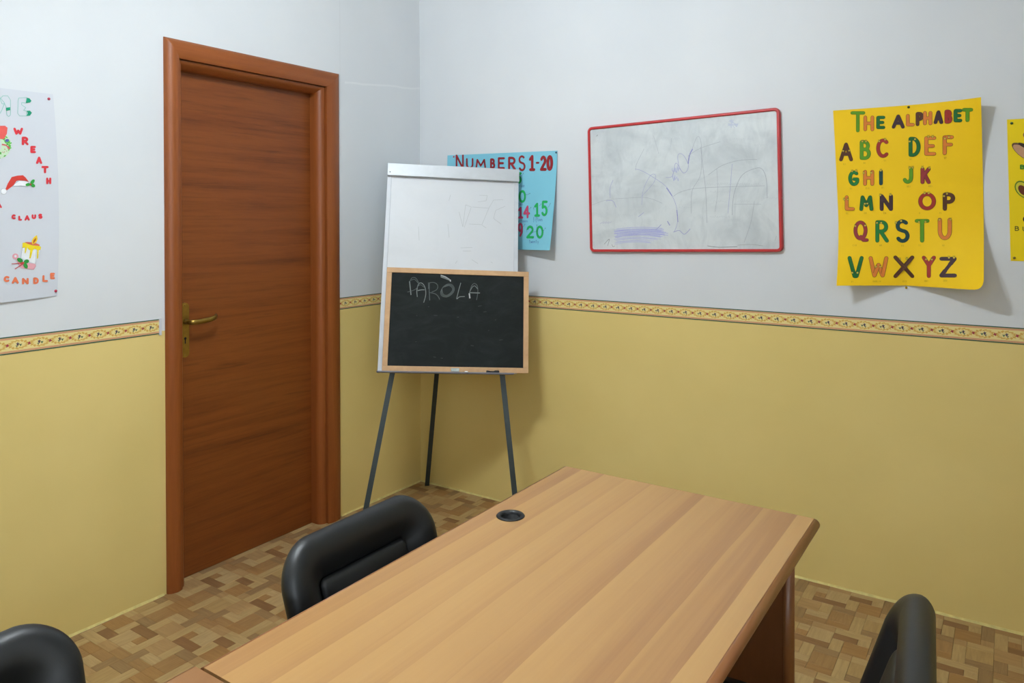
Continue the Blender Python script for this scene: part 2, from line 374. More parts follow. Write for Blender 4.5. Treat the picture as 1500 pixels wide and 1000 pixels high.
# caulk bead along the wall base
def bead(name, axis, a, b, label):
    V, Fc = [], []; n = int(abs(b-a)/.04)
    for i in range(n+1):
        t = a+(b-a)*i/n; h = .003+.003*random.random(); w = .004+.003*random.random()
        for d, z in ((-.002, -.001), (w, -.001), (w*.6, h*.6), (.001, h+.003), (-.002, h+.003)):
            V.append((d, t, z) if axis == 'y' else (t, -d, z))
    for i in range(n):
        for k in range(5): Fc.append((i*5+k, i*5+(k+1) % 5, i*5+5+(k+1) % 5, i*5+5+k))
    o = mesh_obj(name, V, Fc, 'caulk'); bm = bmesh.new(); bm.from_mesh(o.data); bmesh.ops.recalc_face_normals(bm, faces=bm.faces); bm.to_mesh(o.data); bm.free()
    return tag(o, label, 'trim', kind='structure')
bead('baseboard_left', 'y', RY, D0-.01, 'pale yellow paint bead at the wall foot left of the door')
bead('trim_4', 'y', D1+.01, -.008, 'pale yellow paint bead at the wall foot between door and corner')
bead('baseboard_back', 'x', .0, RX, 'pale yellow paint bead at the foot of the whiteboard wall')
# wallpaper border
ZB, ZT = 1.019, 1.077
def border(name, axis, a, b, label):
    t = .0012; n = max(2, int(abs(b-a)/.2))
    V, Fc, UV = [], [], []
    for i in range(n+1):
        s = a+(b-a)*i/n
        for z, d in ((ZB, t), (ZT, t), (ZT, 0), (ZB, 0)):
            V.append((d, s, z) if axis == 'y' else (s, -d, z)); UV.append((abs(s-a) if axis == 'y' else s, (z-ZB)/(ZT-ZB)))
    for i in range(n):
        for k in range(4): Fc.append((i*4+k, i*4+(k+1) % 4, i*4+4+(k+1) % 4, i*4+4+k))
    o = mesh_obj(name, V, Fc, 'border'); me = o.data
    ul = me.uv_layers.new(name='UVMap')
    for lp in me.loops: ul.data[lp.index].uv = UV[lp.vertex_index]
    bm = bmesh.new(); bm.from_mesh(me); bmesh.ops.recalc_face_normals(bm, faces=bm.faces); bm.to_mesh(me); bm.free()
    return tag(o, label, 'wallpaper border', kind='structure')
b1 = border('trim_1', 'y', -1.528, RY, 'floral wallpaper border strip left of the door')
boxes('end_cap', [((0, -1.530, ZB-.004), (.006, -1.521, ZT+.002))], 'paper_white', b1)
border('trim_2', 'y', -.004, D1+.002, 'floral wallpaper border strip between the door and the corner')
border('trim_3', 'x', .002, RX, 'floral wallpaper border strip under the whiteboard and posters')

# ------------------------------------------------------------------ door
d = tag(boxes('door_1', [((-.105, -1.428, .0008), (-.062, -.712, 2.075))], 'door'), 'cherry brown flush wooden door with brass lever handle', 'door', kind='structure')
SIDES = {'l': (.057, .085), 'r': (.088, .124), 't': (.075, .110)}    # widths of casing and of casing plus jamb liner
def casing_prof(c):
    p = [(0, -.004), (0, .006)]
    for i in range(1, 15):
        t = i/14; p.append((c*(.02+.98*t), .007+.019*math.sin(math.pi*min(1, t*.80+.04))**.8))
    return p+[(c, -.012), (c*.3, -.012), (c*.3, -.004)]
def liner_prof(c, e, k=''):
    p = [(c-.004, -.012), (c+.0022, -.004)]
    for i in range(0, 11): a_ = i/10*math.pi/2; p.append((c+.003+(e-c-.003)*i/10, .002-.062*i/10) if k == 't' else (c+.003+(e-c-.003)*math.sin(a_), .004-.034*(1-math.cos(a_))))
    return p+[(e, -.0615), (e-.006, -.11), (c-.030, -.11), (c-.030, -.012)]
def sweep_frame(name, fn):
    """mitred door surround made of two uprights and a head"""
    pf = {k: fn(k) for k in SIDES}
    for side in ('l', 'r', 't'):
        V = []; n = len(pf['l'])
        for i in range(n):
            (sl_, h), (sr_, _), (st_, _) = pf['l'][i], pf['r'][i], pf['t'][i]
            if side == 'l': a, b = (h, D0+sl_, .001), (h, D0+sl_, DH-st_)
            elif side == 'r': a, b = (h, D1-sr_, .001), (h, D1-sr_, DH-st_)
            else: a, b = (h, D0+sl_, DH-st_), (h, D1-sr_, DH-st_)
            V += [a, b]
        Fc = [(2*i, 2*((i+1) % n), 2*((i+1) % n)+1, 2*i+1) for i in range(n)]
        o = mesh_obj(name, V, Fc, 'frame_h' if side == 't' else 'frame_v', d)
        bm = bmesh.new(); bm.from_mesh(o.data); bmesh.ops.recalc_face_normals(bm, faces=bm.faces); bm.to_mesh(o.data); bm.free()
        for p in o.data.polygons: p.use_smooth = True
        o.data.set_sharp_from_angle(angle=.6)
sweep_frame('casing', lambda k: casing_prof(SIDES[k][0])); sweep_frame('jamb_liner', lambda k: liner_prof(*SIDES[k], k))
# handle
hx = -.062; py0 = -1.4045
def rrect(cy, cz, w, h, r, n=6):
    out = []
    for sx, sz, a0 in ((1, 1, 0), (-1, 1, 90), (-1, -1, 180), (1, -1, 270)):
        for i in range(n+1):
            a = math.radians(a0+90*i/n); out.append((cy+sx*(w/2-r)+r*math.cos(a), cz+sz*(h/2-r)+r*math.sin(a)))
    return out
pl = prism('handle_plate', rrect(-1.386, 1.012, .036, .222, .016), 'x', hx-.001, hx+.008, 'brass', d)
lev = [(hx+.006, -1.384, 1.046), (hx+.046, -1.384, 1.046), (hx+.054, -1.376, 1.046), (hx+.056, -1.350, 1.046), (hx+.054, -1.300, 1.050), (hx+.050, -1.276, 1.055), (hx+.038, -1.264, 1.058)]
V, Fc = [], []
for i, p in enumerate(lev):
    p = Vector(p); t = (Vector(lev[min(i+1, len(lev)-1)])-Vector(lev[max(i-1, 0)])).normalized(); up = Vector((0, 0, 1)); sd = t.cross(up).normalized()
    hh, ww = (.010, .009) if i < 2 else (.0105, .0055)
    for k in range(12):
        a = 2*math.pi*k/12; V.append(p+up*math.sin(a)*hh+sd*math.cos(a)*ww)
for i in range(len(lev)-1):
    for k in range(12): Fc.append((i*12+k, i*12+(k+1) % 12, i*12+12+(k+1) % 12, i*12+12+k))
Fc += [tuple(range(11, -1, -1)), tuple((len(lev)-1)*12+k for k in range(12))]
mesh_obj('lever_handle', V, Fc, 'brass', d, True)
lathe('keyhole', [(0, .0002), (.0055, .0002), (.0055, 0)], 'dark', pl, (hx+.0082, -1.385, .978), 16, 'x')
boxes('keyhole_slot', [((hx+.008, -1.3875, .957), (hx+.0084, -1.3825, .978))], 'dark', pl)
for z in (1.113, .911): lathe('screw', [(0, .0016), (.003, .0012), (.0036, 0)], 'brass', pl, (hx+.008, -1.386, z), 12, 'x')

# ------------------------------------------------------------------ ceiling lamp (out of view, lights the room)
cl = tag(empty('ceiling_light', LAMP_POS), 'white fluorescent batten light on the ceiling above the room', 'lamp')
hz = CH-LAMP_POS[2]
boxes('housing', [((-.26, -.03, hz-.045), (.26, .03, hz))], 'white_frame', cl, (0, 0, 0), .004)
for sx in (-1, 1): boxes('lamp_holder', [((sx*.235-.010, -.018, -.022), (sx*.235+.010, .018, hz-.045))], 'white_frame', cl, (0, 0, 0), .002)
tube('fluorescent_tube', [(-.225, 0, 0), (-.1, 0, 0), (.1, 0, 0), (.225, 0, 0)], .018, 'lamp', cl, n=12)
# ------------------------------------------------------------------ stroke lettering
def arc(cx, cy, rx, ry, a0, a1, n=10):
    return [(cx+rx*math.cos(math.radians(a0+(a1-a0)*i/n)), cy+ry*math.sin(math.radians(a0+(a1-a0)*i/n))) for i in range(n+1)]
G = {
 'A': [[(0, 0), (.5, 1), (1, 0)], [(.2, .36), (.8, .36)]],
 'B': [[(.1, 0), (.1, 1)], [(.1, 1)]+arc(.48, .77, .36, .23, 90, -90)+[(.1, .54)], [(.1, .54)]+arc(.52, .27, .44, .27, 90, -90)+[(.1, 0)]],
 'C': [arc(.56, .5, .52, .5, 48, 312, 16)], 'D': [[(.1, 0), (.1, 1)], [(.1, 1)]+arc(.36, .5, .6, .5, 90, -90, 14)+[(.1, 0)]],
 'E': [[(.95, 1), (.08, 1), (.08, 0), (.95, 0)], [(.08, .5), (.8, .5)]], 'F': [[(.95, 1), (.1, 1), (.1, 0)], [(.1, .54), (.85, .54)]],
 'G': [arc(.54, .5, .5, .5, 50, 330, 16)+[(.97, .42), (.55, .42)]], 'H': [[(.06, 0), (.06, 1)], [(.94, 0), (.94, 1)], [(.06, .5), (.94, .5)]],
 'I': [[(.5, 0), (.5, 1)]], 'J': [[(.85, 1), (.85, .35)]+arc(.45, .35, .4, .35, 0, -150, 10)], 'K': [[(.08, 0), (.08, 1)], [(.95, 1), (.1, .42)], [(.36, .6), (.95, 0)]],
 'L': [[(.1, 1), (.1, 0), (.95, 0)]], 'M': [[(.02, 0), (.14, 1), (.5, .32), (.86, 1), (.98, 0)]], 'N': [[(.06, 0), (.06, 1), (.94, 0), (.94, 1)]],
 'O': [arc(.5, .5, .48, .5, 90, 450, 20)], 'P': [[(.12, 0), (.12, 1)], [(.12, 1)]+arc(.5, .74, .42, .26, 90, -90)+[(.12, .48)]],
 'Q': [arc(.46, .56, .42, .44, 90, 450, 20), [(.5, .22), (.7, .04), (.98, .04)]], 'R': [[(.1, 0), (.1, 1)], [(.1, 1)]+arc(.48, .75, .4, .25, 90, -90)+[(.1, .5)], [(.4, .5), (.95, 0)]],
 'S': [arc(.5, .76, .42, .24, 40, 230, 10)+[(.5, .52)]+arc(.52, .26, .44, .26, 60, -150, 12)], 'T': [[(.02, 1), (.98, 1)], [(.5, 1), (.5, 0)]],
 'U': [[(.06, 1), (.06, .4)]+arc(.5, .4, .44, .4, 180, 360, 12)+[(.94, 1)]], 'V': [[(0, 1), (.42, 0), (.58, 0), (1, 1)]], 'W': [[(0, 1), (.24, 0), (.5, .62), (.76, 0), (1, 1)]],
 'X': [[(.02, 0), (.98, 1)], [(.02, 1), (.98, 0)]], 'Y': [[(.0, 1), (.5, .58), (1, 1)], [(.5, .6), (.5, 0)]], 'Z': [[(.06, 1), (.95, 1), (.05, 0), (.97, 0)]],
 '0': [arc(.5, .5, .46, .5, 90, 450, 20)], '1': [[(.1, .78), (.55, 1), (.55, 0)], [(.15, 0), (.95, 0)]], '2': [arc(.5, .72, .4, .28, 160, -30, 10)+[(.05, .02), (.98, .02)]],
 '4': [[(.7, 0), (.7, 1), (.05, .36), (1, .36)]], '5': [[(.92, 1), (.2, 1), (.14, .56)]+arc(.46, .32, .44, .32, 110, -150, 12)],
 '9': [arc(.48, .7, .38, .3, 0, 360, 16)+[(.84, .3), (.5, 0)]], '-': [[(.1, .5), (.9, .5)]],
 'f': [arc(.6, .82, .3, .18, 20, 180, 6)+[(.3, -.3)], [(.0, .5), (.75, .5)]], 'i': [[(.5, .5), (.5, 0)], [(.5, .72), (.5, .76)]], 'v': [[(.1, .5), (.5, 0), (.9, .5)]],
 'e': [[(.1, .26), (.85, .28)]+arc(.48, .26, .38, .26, 0, 300, 10)], 't': [[(.4, .9), (.4, .05), (.8, 0)], [(.05, .56), (.8, .56)]], 'n': [[(.1, 0), (.1, .5)], [(.1, .36), (.5, .52), (.85, .36), (.85, 0)]],
 'o': [arc(.5, .26, .4, .26, 90, 450, 12)], 'u': [[(.1, .5), (.12, .1), (.5, 0), (.85, .12), (.85, .5)], [(.85, .2), (.9, 0)]], 'r': [[(.15, 0), (.15, .5)], [(.15, .34), (.45, .52), (.85, .46)]],
 'w': [[(0, .5), (.25, 0), (.5, .4), (.75, 0), (1, .5)]], 'y': [[(.1, .5), (.5, .05)], [(.95, .5), (.35, -.35)]]}
class Ink:
    """flat marks, laid out in metres on a sheet (s across, z up) and lifted in layers"""
    def __init__(s, name='marks'): s.parts = []; s.piece(name)
    def piece(s, name, stuff=False):
        s.V, s.F, s.C = [], [], []; s.parts.append((name, stuff, s.V, s.F, s.C))
    def poly(s, pts, col, layer=0):
        if len(pts) < 3: return
        b = len(s.V); s.V += [(p[0], p[1], layer+.01*(len(s.F) % 100)) for p in pts]; s.F.append(tuple(range(b, b+len(pts)))); s.C.append(lin(col))
    def disc(s, c, r, col, layer=0, n=10, ry=None):
        s.poly([(c[0]+r*math.cos(2*math.pi*i/n), c[1]+(ry or r)*math.sin(2*math.pi*i/n)) for i in range(n)], col, layer)
    def line(s, pts, w, col, layer=0, caps=True):
        for (a, b) in zip(pts, pts[1:]):
            dx, dz = b[0]-a[0], b[1]-a[1]; l = math.hypot(dx, dz)
            if l < 1e-7: continue
            nx, nz = -dz/l*w, dx/l*w
            s.poly([(a[0]-nx, a[1]-nz), (b[0]-nx, b[1]-nz), (b[0]+nx, b[1]+nz), (a[0]+nx, a[1]+nz)], col, layer)
        if caps:
            for p in pts: s.disc(p, w, col, layer, 8)
    def build(s, surf, parent, off, mat='ink_solid'):
        for name, stuff, V_, F_, C_ in s.parts:
            if not F_: continue
            V = [surf(a, b, .0006+.00035*l) for a, b, l in V_]
            o = mesh_obj(name, V, F_, mat, parent, False, off); set_col(o.data, C_)
            if stuff: o['kind'] = 'stuff'
class Sheet:
    """paper pinned on a wall: wall 'back' (y=0, s=x) or 'left' (x=0, s=-y so that s grows to the left)"""
    def __init__(s, wall, corners, lift):
        s.wall = wall; s.lift = lift
        # corners: TL, TR, BR, BL pixels
        s.uvd = [(0, 1), (1, 1), (1, 0), (0, 0)]
        s.c = [s.unproj(p, lift(*uv)) for p, uv in zip(corners, s.uvd)]
        s.s0 = (s.c[0][0]+s.c[3][0])/2; s.s1 = (s.c[1][0]+s.c[2][0])/2; s.z0 = (s.c[2][1]+s.c[3][1])/2; s.z1 = (s.c[0][1]+s.c[1][1])/2
    def unproj(s, p, d):
        if s.wall == 'back': q_ = on(p[0], p[1], 1, -d); return (q_.x, q_.z)
        q_ = on(p[0], p[1], 0, d); return (q_.y, q_.z)
    def uv(s, a, z): return ((a-s.s0)/(s.s1-s.s0), (z-s.z0)/(s.z1-s.z0))
    def d(s, a, z):
        u, v = s.uv(a, z); return s.lift(min(1.05, max(-.05, u)), min(1.05, max(-.05, v)))
    def P(s, a, z, e=0):
        d_ = s.d(a, z)+e
        return Vector((a, -d_, z)) if s.wall == 'back' else Vector((d_, a, z))
    def px(s, x, y):
        p = s.unproj((x, y), .005)
        for _ in range(3): p = s.unproj((x, y), s.d(*p))
        return p
    def mesh(s, name, mat, label, cat, nu=24, nv=30, shape=None):
        V, Fc = [], []; th = .0004
        def pt(u, v):
            if shape: u, v = shape(u, v)
            (tl, tr, br, bl) = s.c
            a = (1-u)*(v*tl[0]+(1-v)*bl[0])+u*(v*tr[0]+(1-v)*br[0]); z = (1-u)*(v*tl[1]+(1-v)*bl[1])+u*(v*tr[1]+(1-v)*br[1])
            return a, z
        for lay in (0, -th):
            for j in range(nv+1):
                for i in range(nu+1):
                    a, z = pt(i/nu, j/nv); V.append(s.P(a, z, lay))
        K = (nu+1)*(nv+1); ix = lambda i, j, l=0: l*K+j*(nu+1)+i
        for j in range(nv):
            for i in range(nu):
                Fc += [(ix(i, j), ix(i+1, j), ix(i+1, j+1), ix(i, j+1)), (ix(i, j+1, 1), ix(i+1, j+1, 1), ix(i+1, j, 1), ix(i, j, 1))]
        for i in range(nu): Fc += [(ix(i, 0, 1), ix(i+1, 0, 1), ix(i+1, 0), ix(i, 0)), (ix(i, nv), ix(i+1, nv), ix(i+1, nv, 1), ix(i, nv, 1))]
        for j in range(nv): Fc += [(ix(0, j), ix(0, j+1), ix(0, j+1, 1), ix(0, j, 1)), (ix(nu, j, 1), ix(nu, j+1, 1), ix(nu, j+1), ix(nu, j))]
        me_pts = [s.P(*p) for p in (s.c[2], s.c[3])]; s.off = (me_pts[0]+me_pts[1])/2
        s.root = tag(empty(name, s.off), label, cat)
        o = mesh_obj('sheet', V, Fc, mat, s.root, True, s.off); bm = bmesh.new(); bm.from_mesh(o.data); bmesh.ops.recalc_face_normals(bm, faces=bm.faces); bm.to_mesh(o.data); bm.free()
        o.data.set_sharp_from_angle(angle=1.0); s.obj = o
        return s
    def glyph(s, ink, ch, bx, col, w, layer=1, outline=None, ow=.0012, jit=0):
        """bx = left, top, right, bottom in pixels of the photograph"""
        x0, y0, x1, y1 = bx; c = [s.px(x0, y0), s.px(x1, y0), s.px(x1, y1), s.px(x0, y1)]
        def mp(u, v):
            return tuple((1-u)*(v*c[0][k]+(1-v)*c[3][k])+u*(v*c[1][k]+(1-v)*c[2][k]) for k in (0, 1))
        wu = w/max(1e-4, abs(c[1][0]-c[0][0])); wv = w/max(1e-4, abs(c[0][1]-c[3][1])); wu = min(wu, .45); wv = min(wv, .45)
        for st in G[ch]:
            pts = [mp(wu+(1-2*wu)*a, wv+(1-2*wv)*b) for a, b in st]
            if outline: ink.line(pts, w+ow, outline, layer)
            ink.line(pts, w, col, layer+1)
def pins(sheet, lst):
    for (x, y, col, label) in lst:
        a, z = sheet.px(x, y); p = sheet.P(a, z); ax = 'y' if sheet.wall == 'back' else 'x'; sg = -1 if ax == 'y' else 1
        mt = plain('pin_plastic', col, .35)
        e_ = tag(empty('push_pin', p), label, 'push pin', 'push pins on the posters')
        lathe('pin_head', [(0, sg*.0055), (.003, sg*.005), (.0046, sg*.0025), (.0046, sg*.0006), (0, sg*.0006)], mt, e_, n=14, axis=ax)
        lathe('pin_shaft', [(0, sg*.0008), (.0006, sg*.0008), (.0006, -sg*.004), (0, -sg*.006)], 'chrome', e_, n=6, axis=ax)

# ---- alphabet poster
def lift_abc(u, v):
    e = abs(u-.5)*2
    b = (.135 if u > .5 else .100)*e**1.15*max(0, 1-v/.40)**1.7
    t = (.065 if u > .5 else .010)*e**2.0*max(0, (v-.55)/.45)**1.5
    return .003+b+t
def cut_abc(u, v):
    r = .09
    if u > 1-r and v < r*.72:
        a, b = (u-(1-r))/r, (r*.72-v)/(r*.72)
        k = max(abs(a), abs(b)); l = (a*a*a+b*b*b)**(1/3.) if k > 0 else 1
        f = k/l if l > 0 else 1
        u, v = 1-r+r*a*f, r*.72-r*.72*b*f
    return u, v
abc = Sheet('back', [(1220.5, 162), (1437, 142), (1441, 425.5), (1225, 418.5)], lift_abc)
abc.mesh('alphabet_poster', 'paper_yellow', 'bright yellow handmade alphabet poster with coloured letters that have eyes', 'poster', 36, 44, cut_abc)
LG, OR, DG, PU, BR, RD, CR_, TE, GR = (92, 152, 28), (222, 128, 52), (26, 104, 48), (66, 44, 52), (88, 52, 34), (164, 50, 40), (150, 52, 56), (26, 66, 66), (30, 124, 56)
ik = Ink()
K1 = lambda x, y: (1210+x/6, 130+y/6); K2 = lambda x, y: (1210+x/5.884, 280+y/5.884)
def letters(K, lst, w):
    for ch, a, b, c, d_, col in lst:
        ik.piece('letter'); p, r_ = K(a, b), K(c, d_); abc.glyph(ik, ch, (p[0], p[1], r_[0], r_[1]), col, w, 1, (48, 40, 22), .0011)
letters(K1, [('T', 215, 200, 345, 380, LG), ('H', 328, 238, 425, 370, OR), ('E', 440, 240, 522, 352, DG), ('A', 580, 228, 690, 348, PU), ('L', 700, 224, 780, 328, OR), ('P', 785, 206, 860, 326, BR),
             ('H', 852, 198, 935, 318, OR), ('A', 948, 192, 1028, 308, PU), ('B', 1040, 186, 1110, 304, RD), ('E', 1120, 180, 1198, 292, DG), ('T', 1195, 172, 1292, 290, LG)], .0052)
letters(K1, [('A', 118, 475, 235, 635, BR), ('B', 292, 455, 395, 622, LG), ('C', 440, 440, 555, 605, RD), ('D', 720, 425, 832, 595, DG), ('E', 860, 420, 970, 585, OR), ('F', 1020, 412, 1125, 580, OR),
             ('G', 195, 720, 292, 852, GR), ('H', 325, 715, 425, 850, OR), ('I', 465, 712, 502, 846, TE), ('J', 670, 690, 774, 832, LG), ('K', 828, 690, 922, 835, CR_)], .0056)
letters(K2, [('L', 158, 38, 250, 165, OR), ('M', 288, 38, 408, 168, DG), ('N', 460, 28, 580, 168, PU), ('O', 795, 12, 948, 162, RD), ('P', 998, 14, 1118, 166, BR),
             ('Q', 235, 255, 368, 440, CR_), ('R', 418, 252, 545, 440, GR), ('S', 595, 245, 722, 442, TE), ('T', 765, 242, 892, 440, LG), ('U', 960, 232, 1088, 418, OR),
             ('V', 188, 560, 322, 746, DG), ('W', 370, 562, 535, 740, OR), ('X', 580, 556, 762, 746, BR), ('Y', 828, 558, 945, 745, RD), ('Z', 972, 568, 1130, 740, PU)], .0058)
def eyes(K, lst, s):
    for x, y in lst:
        ik.piece('drawn_eye'); c = abc.px(*K(x, y)); ik.disc(c, .0042, (60, 50, 20), 4, 12); ik.disc(c, .0032, (236, 206, 84), 5, 12); ik.disc(c, .0011, (50, 40, 20), 6, 8)
        for k in (-1, 0, 1): ik.line([(c[0]+k*.0022, c[1]+.0042), (c[0]+k*.0034, c[1]+.0072)], .0004, (60, 50, 20), 4, False)
eyes(K1, [(152, 547), (204, 543), (320, 463), (352, 463), (468, 462), (520, 447), (736, 463), (783, 443), (900, 423), (938, 423), (1045, 436), (1080, 425), (230, 725), (266, 722), (333, 740), (400, 738), (482, 718),
          (735, 695), (762, 693), (848, 692), (908, 697)], 6)
eyes(K2, [(157, 70), (188, 70), (335, 108), (357, 106), (468, 35), (557, 32), (850, 18), (885, 18), (1017, 42), (1043, 22), (253, 300), (338, 295), (440, 272), (476, 272), (603, 272), (648, 256), (802, 265), (858, 263),
          (978, 246), (1073, 244), (227, 702), (272, 702), (432, 650), (468, 650), (635, 586), (697, 582), (862, 586), (912, 588), (1060, 572), (1103, 572)], 6)
ik.piece('captions', True)
def captions(K, lst, cw=12, chh=15):
    for txt, x, y in lst:
        x -= len(txt)*cw/2
        for ch in txt:
            p, r_ = K(x, y-chh/2), K(x+cw*.8, y+chh/2); abc.glyph(ik, ch, (p[0], p[1], r_[0], r_[1]), (190, 150, 20), .0004, 1); x += cw
captions(K1, [('EI', 165, 662), ('BI', 342, 652), ('SI', 520, 630), ('DI', 748, 618), ('I', 888, 612), ('EF', 1050, 608), ('GI', 222, 876), ('EIC', 368, 874), ('AI', 500, 868), ('GEI', 728, 858), ('KEI', 920, 856)])
captions(K2, [('EL', 185, 190), ('EM', 340, 188), ('EN', 508, 188), ('O', 808, 188), ('PI', 988, 188), ('CIU', 248, 466), ('AR', 472, 466), ('ES', 662, 468), ('TI', 808, 466), ('IU', 1010, 466), ('VI', 228, 778),
              ('DABLIU', 440, 776), ('ECS', 680, 776), ('UAI', 866, 772), ('ZED', 1028, 770)])
ik.build(abc.P, abc.obj, abc.off)
pins(abc, [(1331, 157, (28, 62, 44), 'dark green push pin at the top middle of the alphabet poster'), (1327.5, 421, (150, 124, 24), 'olive push pin at the bottom middle of the alphabet poster')])

# ---- lemon yellow poster cut by the frame
food = Sheet('back', [(1475, 175), (1790, 158), (1812, 388), (1480.5, 382)], lambda u, v: .002+.004*(abs(v-.5)*2)**2*u)
food.mesh('food_words_poster', 'paper_lemon', 'lemon yellow poster with an avocado drawing at the right edge of the view', 'poster', 12, 12)
ik = Ink(); Kf = lambda x, y: food.px(1450+x/4, 150+y/4)
def blobpts(cx, cy, rx, ry, tilt, n=18, egg=0):
    t = math.radians(tilt); out = []
    for i in range(n):
        a = 2*math.pi*i/n; x, y = rx*math.cos(a), ry*math.sin(a)*(1+egg*math.cos(a)); out.append((cx+x*math.cos(t)-y*math.sin(t), cy+x*math.sin(t)+y*math.cos(t)))
    return out
ik.piece('brown_fruit_drawing')
ik.poly([Kf(*p) for p in blobpts(196, 284, 78, 36, 32, egg=.2)], (104, 74, 52), 1); ik.poly([Kf(*p) for p in blobpts(194, 288, 68, 29, 32, egg=.2)], (196, 150, 116), 2)
ik.poly([Kf(*p) for p in blobpts(206, 256, 44, 11, 24)], (56, 42, 30), 3)
ik.piece('stalk_drawing')
ik.poly([Kf(*p) for p in blobpts(206, 188, 12, 16, 20)], (150, 104, 56), 1)
ik.piece('avocado_drawing')
ik.poly([Kf(*p) for p in blobpts(194, 512, 60, 38, 52, egg=-.15)], (96, 128, 30), 1); ik.poly([Kf(*p) for p in blobpts(195, 513, 53, 32, 52, egg=-.15)], (214, 204, 60), 2); ik.poly([Kf(*p) for p in blobpts(192, 514, 34, 21, 52)], (112, 56, 34), 3)
ik.piece('dark_fruit_drawing')
ik.poly([Kf(*p) for p in blobpts(206, 684, 13, 16, 0)], (60, 30, 30), 1)
ik.piece('letter'); food.glyph(ik, 'B', (1493.5, 241, 1501.5, 248), (52, 132, 40), .0022)
ik.piece('letter'); food.glyph(ik, 'B', (1486, 331, 1493, 338), (60, 66, 26), .0011); ik.piece('letter'); food.glyph(ik, 'U', (1497.5, 331.5, 1503.5, 338.5), (60, 66, 26), .0011)
ik.build(food.P, food.obj, food.off)
pins(food, [(1482, 180.5, (26, 70, 40), 'dark green push pin in the upper corner of the lemon yellow poster'), (1485.7, 377.5, (128, 108, 40), 'olive push pin in the lower corner of the lemon yellow poster')])

# ---- numbers poster
def lift_num(u, v): return .003+.088*max(0, u-.35)**1.3*1.5*max(0, 1-v)**1.4
num = Sheet('back', [(655.5, 227.5), (816.5, 220.5), (805, 366.5), (652, 364)], lift_num)
num.mesh('numbers_poster', 'paper_blue', 'light blue handmade numbers poster behind the flipchart easel', 'poster', 30, 30)
ik = Ink(); DR = (146, 34, 40)
Kn = lambda x, y: (540+x/5, 200+y/5)
for ch, a, b, c, d_, w in [('N', 636, 132, 700, 240, .005), ('U', 712, 158, 770, 236, .0045), ('M', 782, 164, 862, 240, .0045), ('B', 888, 160, 928, 236, .0055), ('E', 944, 152, 1000, 238, .005), ('R', 1018, 148, 1082, 248, .0055),
                          ('S', 1096, 138, 1150, 252, .0045), ('1', 1172, 135, 1222, 252, .0068), ('-', 1224, 178, 1252, 206, .004), ('2', 1254, 140, 1305, 252, .0068), ('0', 1302, 136, 1352, 250, .0075)]:
    ik.piece('letter'); p, r_ = Kn(a, b), Kn(c, d_); num.glyph(ik, ch, (p[0], p[1], r_[0], r_[1]), DR, w, 1, (70, 20, 30), .0007)
GN, PK = (34, 178, 92), (208, 74, 112)
for ch, a, b, c, d_, col in [('5', 1076, 262, 1124, 345, GN), ('1', 1050, 395, 1092, 482, GN), ('0', 1098, 392, 1154, 484, GN), ('1', 1092, 515, 1134, 600, PK), ('4', 1132, 505, 1182, 598, PK), ('1', 1210, 485, 1256, 586, GN), ('5', 1264, 470, 1314, 582, GN),
                            ('1', 1046, 640, 1086, 730, PK), ('9', 1090, 632, 1134, 732, PK), ('2', 1154, 652, 1212, 746, GN), ('0', 1226, 652, 1282, 746, GN)]:
    ik.piece('numeral'); p, r_ = Kn(a, b), Kn(c, d_); num.glyph(ik, ch, (p[0], p[1], r_[0], r_[1]), col, .0052, 1, (30, 60, 50), .0007)
ik.piece('curls_and_captions', True)
def curl(a, b):
    p, q_ = num.px(*Kn(*a)), num.px(*Kn(*b)); mm = ((p[0]+q_[0])/2, (p[1]+q_[1])/2-.004)
    ik.line([p, mm, q_], .0005, (30, 44, 70), 4, False); ik.disc(q_, .0018, (26, 34, 56), 4)
for a, b in [((1118, 290), (1134, 270)), ((1150, 424), (1182, 416)), ((1176, 530), (1190, 518)), ((1214, 540), (1210, 522)), ((1250, 505), (1264, 494)), ((1312, 520), (1332, 490)), ((1162, 700), (1160, 682)), ((1232, 690), (1234, 648)), ((1276, 690), (1296, 670)), ((1130, 660), (1146, 642))]: curl(a, b)
ik.line([num.px(*Kn(1190, 706)), num.px(*Kn(1240, 690))], .0005, (30, 44, 70), 4, False)
def script(txt, x, y, cw, chh):
    for ch in txt:
        p, r_ = Kn(x, y-chh), Kn(x+cw*.85, y); num.glyph(ik, ch, (p[0], p[1], r_[0], r_[1]), (72, 84, 160), .0007, 1); x += cw
script('five', 1090, 372, 14, 32); script('ten', 1092, 506, 14, 30); script('fourteen', 1064, 628, 13, 26); script('fifteen', 1206, 620, 10, 32); script('twenty', 1176, 780, 12, 30)
ik.build(num.P, num.obj, num.off)
pins(num, [(665, 229.6, (190, 40, 44), 'small red push pin on the left of the blue numbers poster'), (814.8, 223.4, (24, 52, 78), 'navy push pin in the upper right corner of the blue numbers poster')])

